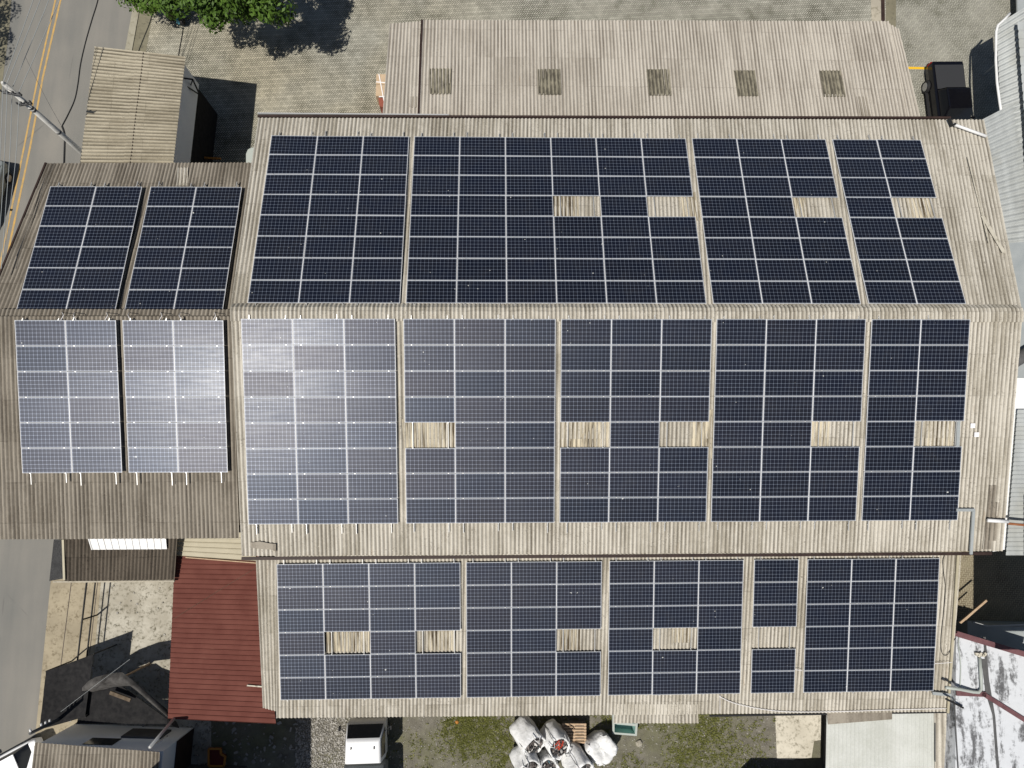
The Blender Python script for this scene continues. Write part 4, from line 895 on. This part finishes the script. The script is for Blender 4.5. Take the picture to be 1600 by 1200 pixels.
# white cab truck at the bottom
tk = thing('small_truck', 'small truck with white cab and grey tarp covered body below the low roof', 'truck', at(579, 1152, 0), None, 0.02)
cabp = MB(); cabp.loft([[Vector(v) for v in ((-.93, -.55, .45), (.93, -.55, .45), (.93, 1.12, .45), (-.93, 1.12, .45))], [Vector(v) for v in ((-.95, -.55, 1.30), (.95, -.55, 1.30), (.95, 1.08, 1.25), (-.95, 1.08, 1.25))],
    [Vector(v) for v in ((-.86, -.52, 2.08), (.86, -.52, 2.08), (.83, .58, 2.08), (-.83, .58, 2.08))], [Vector(v) for v in ((-.78, -.46, 2.16), (.78, -.46, 2.16), (.76, .48, 2.16), (-.76, .48, 2.16))]])
o_ = local(cabp, 'cab', M['carwhite'], tk, bevel=.11, smooth=True); o_.modifiers['bevel'].segments = 4
rfb = MB()
for k in range(7): rfb.box((-.6 + .2 * k, .0, 2.165), (.05, .8, .015))
local(rfb, 'roof_ribs', M['carwhite'], tk)
g_ = MB(); g_.add([(-.86, 1.055, 1.36), (.86, 1.055, 1.36), (.78, .62, 2.03), (-.78, .62, 2.03)], [(0, 1, 2, 3)]); local(g_, 'windscreen', M['winglass'], tk)
for s in (-1, 1):
    g_ = MB(); g_.add([(s * .958, -.3, 1.36), (s * .958, .95, 1.36), (s * .868, .5, 2.0), (s * .872, -.3, 2.0)], [(0, 1, 2, 3)]); local(g_, 'side_window', M['winglass'], tk)
    m_ = MB(); m_.bar((s * .95, .75, 1.5), (s * 1.22, .95, 1.5), .04, .04); m_.box((s * 1.26, .92, 1.45), (.07, .2, .32)); local(m_, 'mirror', M['black'], tk, bevel=.015)
    l_ = MB(); l_.box((s * .55, .22, 2.19), (.06, .12, .05)); local(l_, 'roof_lamp', M['darkgrey'], tk)
    wheel(tk, s * .85, .45, .36, .24); wheel(tk, s * .85, -2.6, .36, .24)
bd_ = MB(); rg = []
for y, h in ((-.78, 1.62), (-.95, 1.92), (-2.3, 2.0), (-3.9, 1.95)):
    rg.append([Vector((x * 1.02, y, z)) for x, z in ((-1, .8), (-1, h * .86), (-.9, h * .97), (-.4, h), (.4, h), (.9, h * .97), (1, h * .86), (1, .8))])
bd_.loft(rg); local(bd_, 'tarp_body', M['tarp'], tk, smooth=False, bevel=.02)
ch_ = MB(); ch_.box((0, -1.7, .65), (.8, 4.6, .25)); local(ch_, 'chassis', M['black'], tk)

# ================================================================ YARD THINGS
def big_bag(base, top, r, junk, label, closed=False):
    t = thing('bulk_bag', label, 'bulk bag', base, 'white bulk bags below the low roof')
    b0, t0 = Vector(base), Vector(top); d = (t0 - b0); L = d.length; d.normalize()
    e1 = d.cross(Vector((0.1, 1, 0.2))).normalized(); e2 = d.cross(e1)
    mb = MB(); n = 40; prof = [(0, .0), (.0, .75), (.04, .95), (.2, 1.0), (.4, 1.04), (.6, 1.03), (.8, 1.0), (.93, .98), (1.0, .93)]
    prof += [(.985, .84), (.90, .78), (.80, .74)] if not closed else [(1.03, .8), (1.04, .6), (1.0, .42), (.96, .28), (.93, .18)]
    sd = U(0, 50); vs = []
    for a, rr in prof:
        for i in range(n):
            th = 2 * math.pi * i / n
            sq = 1 + .07 * math.cos(4 * th)
            k = noise.noise(Vector((math.cos(th) * 1.6 + sd, math.sin(th) * 1.6, a * 2.4))) * .20 + noise.noise(Vector((math.cos(th) * 3.2 + sd, math.sin(th) * 3.2, a * 4))) * .08
            v = b0 + d * (a * L + (k * .5 if a > .9 else 0)) + (e1 * math.cos(th) + e2 * math.sin(th)) * r * max(rr, .02) * sq * (1 + k)
            v.z = max(v.z, .02); vs.append(v)
    mb.add(vs, [(k * n + i, k * n + (i + 1) % n, (k + 1) * n + (i + 1) % n, (k + 1) * n + i) for k in range(len(prof) - 1) for i in range(n)] + [tuple(range((len(prof) - 1) * n, len(prof) * n))])
    mb.build('sack', M['bag'], t, smooth=True)
    for q_ in range(4):
        th = q_ * math.pi / 2 + sd; th2 = th + .45; pr = lambda t_, h_, k_=1.0: b0 + d * (h_ * L) + (e1 * math.cos(t_) + e2 * math.sin(t_)) * r * k_
        MB().tube([pr(th, .86, 1.06), pr(th, 1.06, .98), pr((th + th2) / 2, 1.18 if not closed else 1.0, .86), pr(th2, 1.06, .98), pr(th2, .86, 1.06)], .022, 5).build('lifting_loop', M['bag'], t)
        MB().tube([pr(th, h_, 1.10) for h_ in (.15, .35, .55, .75, .9)], .014, 4).build('seam', M['darkgrey'], t)
    for mname, cnt, sect in junk:
        j = MB()
        for _ in range(cnt):
            th = U(*sect); rr = r * .74 * math.sqrt(R()); c_ = b0 + d * (L * U(.80, 1.0)) + (e1 * math.cos(th) + e2 * math.sin(th)) * rr
            j.box(c_, (U(.05, .22), U(.03, .12), U(.02, .1)), Matrix.Rotation(U(0, 6), 3, 'Z') @ Matrix.Rotation(U(0, 6), 3, 'X'), R())
        j.build('scrap', M[mname], t, attr='tone')
full = (0, 6.28)
def bp2(a, za, b, zb_): return at(*a, za), at(*b, zb_)
big_bag(*bp2((812, 1131), .45, (836, 1167), 1.5), .62, [('junk', 110, full)], 'upper left white bulk bag, open with grey scrap')
big_bag(*bp2((859, 1140), .35, (875, 1170), 1.6), .60, [('redjunk', 70, (4.2, 6.0)), ('junk', 120, full)], 'white bulk bag full of red and black scrap')
big_bag(*bp2((814, 1172), .45, (828, 1204), 1.5), .60, [('junk', 90, full)], 'lower left white bulk bag cut by the photo edge')
big_bag(*bp2((850, 1186), .2, (857, 1204), 1.4), .55, [('junk', 90, full)], 'bottom white bulk bag behind the red scrap bag')
big_bag(*bp2((889, 1172), .4, (912, 1208), 1.5), .62, [('junk', 60, full)], 'white bulk bag between the pallet and the closed bag')
big_bag(*bp2((934, 1163), .0, (941, 1172), 1.25), .70, [('junk', 10, full)], 'closed wrinkled white bulk bag right of the pallet', closed=True)
pa = thing('pallet', 'wooden pallet with slats lying beside the white bulk bags', 'pallet', at(897, 1146, 0))
for k in range(7): y = 1132 + k * 4.7; MB().bar(at(878, y, .75), at(916, y, .75), .09, .022).build('slat', M['wood'], pa)
for x in (880, 897, 914): MB().bar(at(x, 1131, .68), at(x, 1161, .68), .10, .09).build('stringer', M['wood'], pa)
for k in range(4): MB().bar(at(878, 1132 + k * 9.4, .6), at(916, 1132 + k * 9.4, .6), .1, .022).build('bottom_board', M['wood'], pa)
pu = MB(); pu.prism([at(x, y, .56) for x, y in ((879, 1131), (915, 1131), (915, 1161), (879, 1161))], 0); tag(pu.build('crate', M['darkgrey']), 'dark crate under the wooden pallet', 'crate')
tb = thing('plastic_bin', 'pale teal plastic bin half under the low roof eave', 'bin', at(976, 1136, 0))
B0 = [at(x, y, .7) for x, y in ((957, 1112), (998, 1112), (995, 1150), (957, 1147))]; cB_ = sum(B0, Vector()) / 4
bi = MB(); sm_ = [lerp(p, cB_, .16) for p in B0]; lowr = [Vector((p.x, p.y, 0.02)) for p in [lerp(p, cB_, .12) for p in B0]]; inn = [Vector((p.x, p.y, .12)) for p in [lerp(p, cB_, .24) for p in B0]]
bi.add(B0 + sm_ + lowr + inn, [(0, 1, 5, 4), (1, 2, 6, 5), (2, 3, 7, 6), (3, 0, 4, 7), (0, 8, 9, 1), (1, 9, 10, 2), (2, 10, 11, 3), (3, 11, 8, 0)]); bi.build('shell', M['pale'], tb)
bi = MB(); bi.add(sm_ + inn, [(0, 1, 5, 4), (1, 2, 6, 5), (2, 3, 7, 6), (3, 0, 4, 7), (4, 5, 6, 7)]); bi.build('lining', M['teal'], tb)
MB().prism([lerp(lerp(B0[0], B0[1], a), lerp(B0[3], B0[2], a), t) + Vector((0, 0, .01)) for a, t in ((.05, .45), (.95, .5), (.95, .60), (.05, .54))], .66).build('crossbar', M['pale'], tb)
def rock(name, p, r, m, label, cat, flat=.6):
    bm = bmesh.new(); bmesh.ops.create_icosphere(bm, subdivisions=2, radius=r)
    for v in bm.verts: v.co *= 1 + .3 * noise.noise(v.co * 3 / r * .5 + Vector((r * 90, 0, 0))); v.co.z *= flat
    me = D.meshes.new(name); bm.to_mesh(me); bm.free(); me.materials.append(m); o = D.objects.new(name, me); COL.objects.link(o); o.location = p + Vector((0, 0, r * flat * .6)); return tag(o, label, cat)
rock('boulder', at(998, 1161), .17, M['conc_pale'], 'pale rock in the yard below the teal bin', 'rock')
rock('plastic_scrap', at(714, 1128), .09, M['orange'], 'small orange plastic scrap at the low roof eave', 'scrap')
# boxes behind the warehouse
bx = thing('brick_pallet', 'strapped stack of cardboard boxes and red bricks beside the annex', 'stack', at(596, 138, 0))
zb_ = 1.0
q1 = [at(x, y, zb_) for x, y in ((588, 116), (604, 116), (603, 150), (587, 150))]
MB().prism([q1[0], q1[1], lerp(q1[1], q1[2], .47), lerp(q1[0], q1[3], .47)], 0).build('box', M['card'], bx)
MB().prism([lerp(q1[0], q1[3], .49), lerp(q1[1], q1[2], .49), q1[2], q1[3]], 0).build('box', M['card'], bx)
MB().prism([at(x, y, zb_ - .2) for x, y in ((591, 151), (604, 151), (603, 168), (593, 166))], 0).build('brick_stack', M['terracotta'], bx)
MB().bar(q1[0] + Vector((.15, .0, .015)), at(600, 158, zb_ + .02), .05, .02).bar(lerp(q1[0], q1[3], .36) + Vector((0, 0, .015)), lerp(q1[1], q1[2], .4) + Vector((0, 0, .015)), .05, .02).bar(at(592, 151, zb_ + .01), at(604, 151, zb_ + .01), .05, .02).build('strap', M['tape'], bx)
# blue barrel by the tree
bb = thing('blue_barrel', 'light blue plastic barrel lying under the tree edge', 'barrel', at(281, 32, 0))
MB().tube([at(277, 32, .35), at(279, 32, .35), at(283, 33, .35)], [.20, .22, .21], 14, caps=False).build('shell', M['blue'], bb, smooth=True)
MB().tube([at(281, 33, .35), at(288, 34, .33)], [.20, .19], 14).build('dark_mouth', M['black'], bb)  # black plug paints the shade inside the barrel's open end
wire('hose', [at(286, 45, .03), at(284, 58, .03), at(281, 74, .03), at(278, 92, .03)], .025, M['black'], 'thin dark hose across the pavers below the blue barrel', 'hose')
# lamp in the shed's shade, small white van nose under the roof corner
lm = thing('yard_tap', 'small pale tap stand in the dark shade right of the shed', 'tap', at(322, 170, 0))
MB().tube([at(309, 163, .9), at(321, 166, .9)], .04, 8).tube([at(322, 170, .5), at(322, 166, .95)], [.12, .06], 8).build('tap', M['white'], lm)
vn = thing('yard_cabinet', 'pale cabinet with rounded top tucked beside the warehouse corner', 'cabinet', at(392, 240, 0))
MB().prism([at(x, y, .8) for x, y in ((384, 240), (387, 233), (393, 230), (400, 230), (400, 262), (384, 262))], 0).build('body', M['pale'], vn, bevel=.04)
mb = MB(); mb.bar(at(306, 246, 1), at(345, 248, 1), .1, .1); tag(mb.build('orange_rail', M['orange']), 'orange rail in the shade above the brown roof eave', 'rail')
oc = thing('orange_frame_cart', 'cart with orange metal frame and dark red deck in the shade', 'cart', at(338, 1185, 0))
k4 = [at(x, y, .5) for x, y in ((326, 1170), (345, 1170), (345, 1178), (352, 1182), (350, 1197), (326, 1197))]
for i in range(6): MB().bar(k4[i], k4[(i + 1) % 6], .09, .06).build('frame_bar', M['orange'], oc)
MB().prism([p - Vector((0, 0, .05)) for p in k4], .3).build('deck', M['darkred'], oc)

# ================================================================ VEGETATION
def tree(name, base, height, crown_c, radii, nclump, leaves, label, leafsize=.16, group=None):
    t = thing(name, label, 'tree', base, group)
    c0 = Vector(crown_c); tk_ = MB()
    tk_.tube([Vector(base), lerp(Vector(base), c0, .45) + Vector((.15, .1, 0)), c0 - Vector((0, 0, radii[2] * .3))], [.26, .2, .13], 10)
    cl = []
    for k in range(nclump):
        while True:
            v = Vector((U(-1, 1), U(-1, 1), U(-.9, 1)))
            if v.length < 1: break
        v = v.normalized() * (v.length ** .5)
        c_ = c0 + Vector((v.x * radii[0], v.y * radii[1], v.z * radii[2])); cl.append((c_, U(.45, .95)))
        if k % 3 == 0: tk_.tube([lerp(Vector(base), c0, .62), lerp(c0, c_, .5) + Vector((0, 0, -.3)), c_], [.09, .05, .02], 5)
    tk_.build('trunk', M['bark'], t, smooth=True)
    mb = MB(); 
    for c_, r in cl:
        tone = U(0, .45)
        for _ in range(leaves):
            v = Vector((random.gauss(0, 1), random.gauss(0, 1), random.gauss(0, 1))).normalized() * r * U(.55, 1.05)
            p = c_ + v * Vector((1, 1, .75)).length / 1.6
            a = Vector((random.gauss(0, 1), random.gauss(0, 1), random.gauss(0, .6))).normalized(); nn = (v.normalized() + Vector((U(-.7, .7), U(-.7, .7), U(0, .9)))).normalized()
            s1 = nn.cross(a).normalized(); s2 = nn.cross(s1); L = leafsize * U(.6, 1.3)
            q = [p - s1 * L, p + s2 * L * .45, p + s1 * L, p - s2 * L * .45]
            mb.add(q, [(0, 1, 2, 3)], min(1, max(0, tone + U(0, .55))))
    mb.build('crown', M['leaf'], t, attr='tone')
    return t
cc = at(356, -40, 5.2)
tree('leafy_tree', at(405, 70) + Vector((-1, 3.0, 0)), 7, cc, (3.4, 2.6, 1.6), 60, 420, 'large bright green leafy tree cut by the top edge near the road', .13)
c2_ = at(236, -22, 2.6)
tree('low_tree', (c2_.x, c2_.y, 0), 3, c2_, (1.5, .75, .8), 16, 300, 'low dark green bushy tree at the top edge above the kerb', .12)
cc = at(-290, -45, 7.0)
tree('street_tree', (cc.x, cc.y, 0), 8, cc, (1.9, 2.6, 1.2), 15, 160, 'street tree across the road, only its dappled shade in the picture', .13)

# grass and gravel in the yard (nobody could count it)
gr = MB()
def tuft_area(px0, px1, py0, py1, n, dens=lambda x, y: 1.0):
    for _ in range(n):
        x, y = U(px0, px1), U(py0, py1)
        if R() > dens(x, y): continue
        p = at(x, y, 0)
        tone = R()
        for _k in range(5):
            a = U(0, 6.28); h = U(.04, .12); w_ = .02; d = Vector((math.cos(a), math.sin(a), 0)); o2 = p + d * U(0, .06)
            gr.add([o2 + Vector((-d.y, d.x, 0)) * w_, o2 - Vector((-d.y, d.x, 0)) * w_, o2 + d * U(.03, .1) + Vector((0, 0, h))], [(0, 1, 2)], min(1, tone * .6 + .4 * R()))
def dn(x, y): return max(0.0, min(1.0, (noise.noise(Vector((x * .022, y * .022, 3))) + .6 * noise.noise(Vector((x * .1, y * .1, 8))) + .12) * 1.3))
tuft_area(690, 800, 1115, 1205, 2600, dn); tuft_area(940, 1215, 1115, 1205, 3600, dn); tuft_area(770, 1000, 1115, 1205, 1200, dn); tuft_area(540, 690, 1115, 1205, 500, dn)
gz = lambda cx, cy, sx, sy: (lambda x, y: min(1.0, 1.1 * math.exp(-((x - cx) / sx) ** 2 - ((y - cy) / sy) ** 2) * (0.35 + 1.6 * abs(noise.noise(Vector((x * .09, y * .09, 1)))) * 1.6)))
tuft_area(680, 805, 1112, 1205, 3600, gz(742, 1142, 42, 34)); tuft_area(1030, 1200, 1112, 1205, 2200, gz(1105, 1165, 55, 40))
o = gr.build('grass', M['grass'], attr='tone'); struct(o, 'stuff')
db = MB()
for _ in range(190):
    x, y = (U(100, 262), U(1040, 1132)) if R() < .45 else (U(300, 470), U(1125, 1200)); p = at(x, y, 0); sz = U(.04, .22)
    db.box(p + Vector((0, 0, .05)), (sz, sz * U(.2, 1), U(.02, .1)), Matrix.Rotation(U(0, 6), 3, 'Z') @ Matrix.Rotation(U(-.4, .4), 3, 'X'), R() * .6)
for _ in range(22):
    x, y = U(272 - 100, 262), U(915, 1040); p = at(x, y, 0); sz = U(.03, .09); db.box(p + Vector((0, 0, .03)), (sz, sz, .04), Matrix.Rotation(U(0, 6), 3, 'Z'), R() * .7)
o = db.build('rubble', M['stone'], attr='tone'); struct(o, 'stuff')
gv = MB()
for _ in range(5200):
    x = U(462, 560) if R() < .55 else U(560, 1215); y = U(1112, 1206); p = at(x, y, 0); s_ = U(.012, .045) * (1.25 if x < 560 else .8)
    gv.box(p + Vector((0, 0, s_ * .4)), (s_ * 2, s_ * U(1, 2), s_ * 1.2), Matrix.Rotation(U(0, 6), 3, 'Z') @ Matrix.Rotation(U(-.5, .5), 3, 'X'), R(), taper=.6)
o = gv.build('gravel', M['stone'], attr='tone'); struct(o, 'stuff')
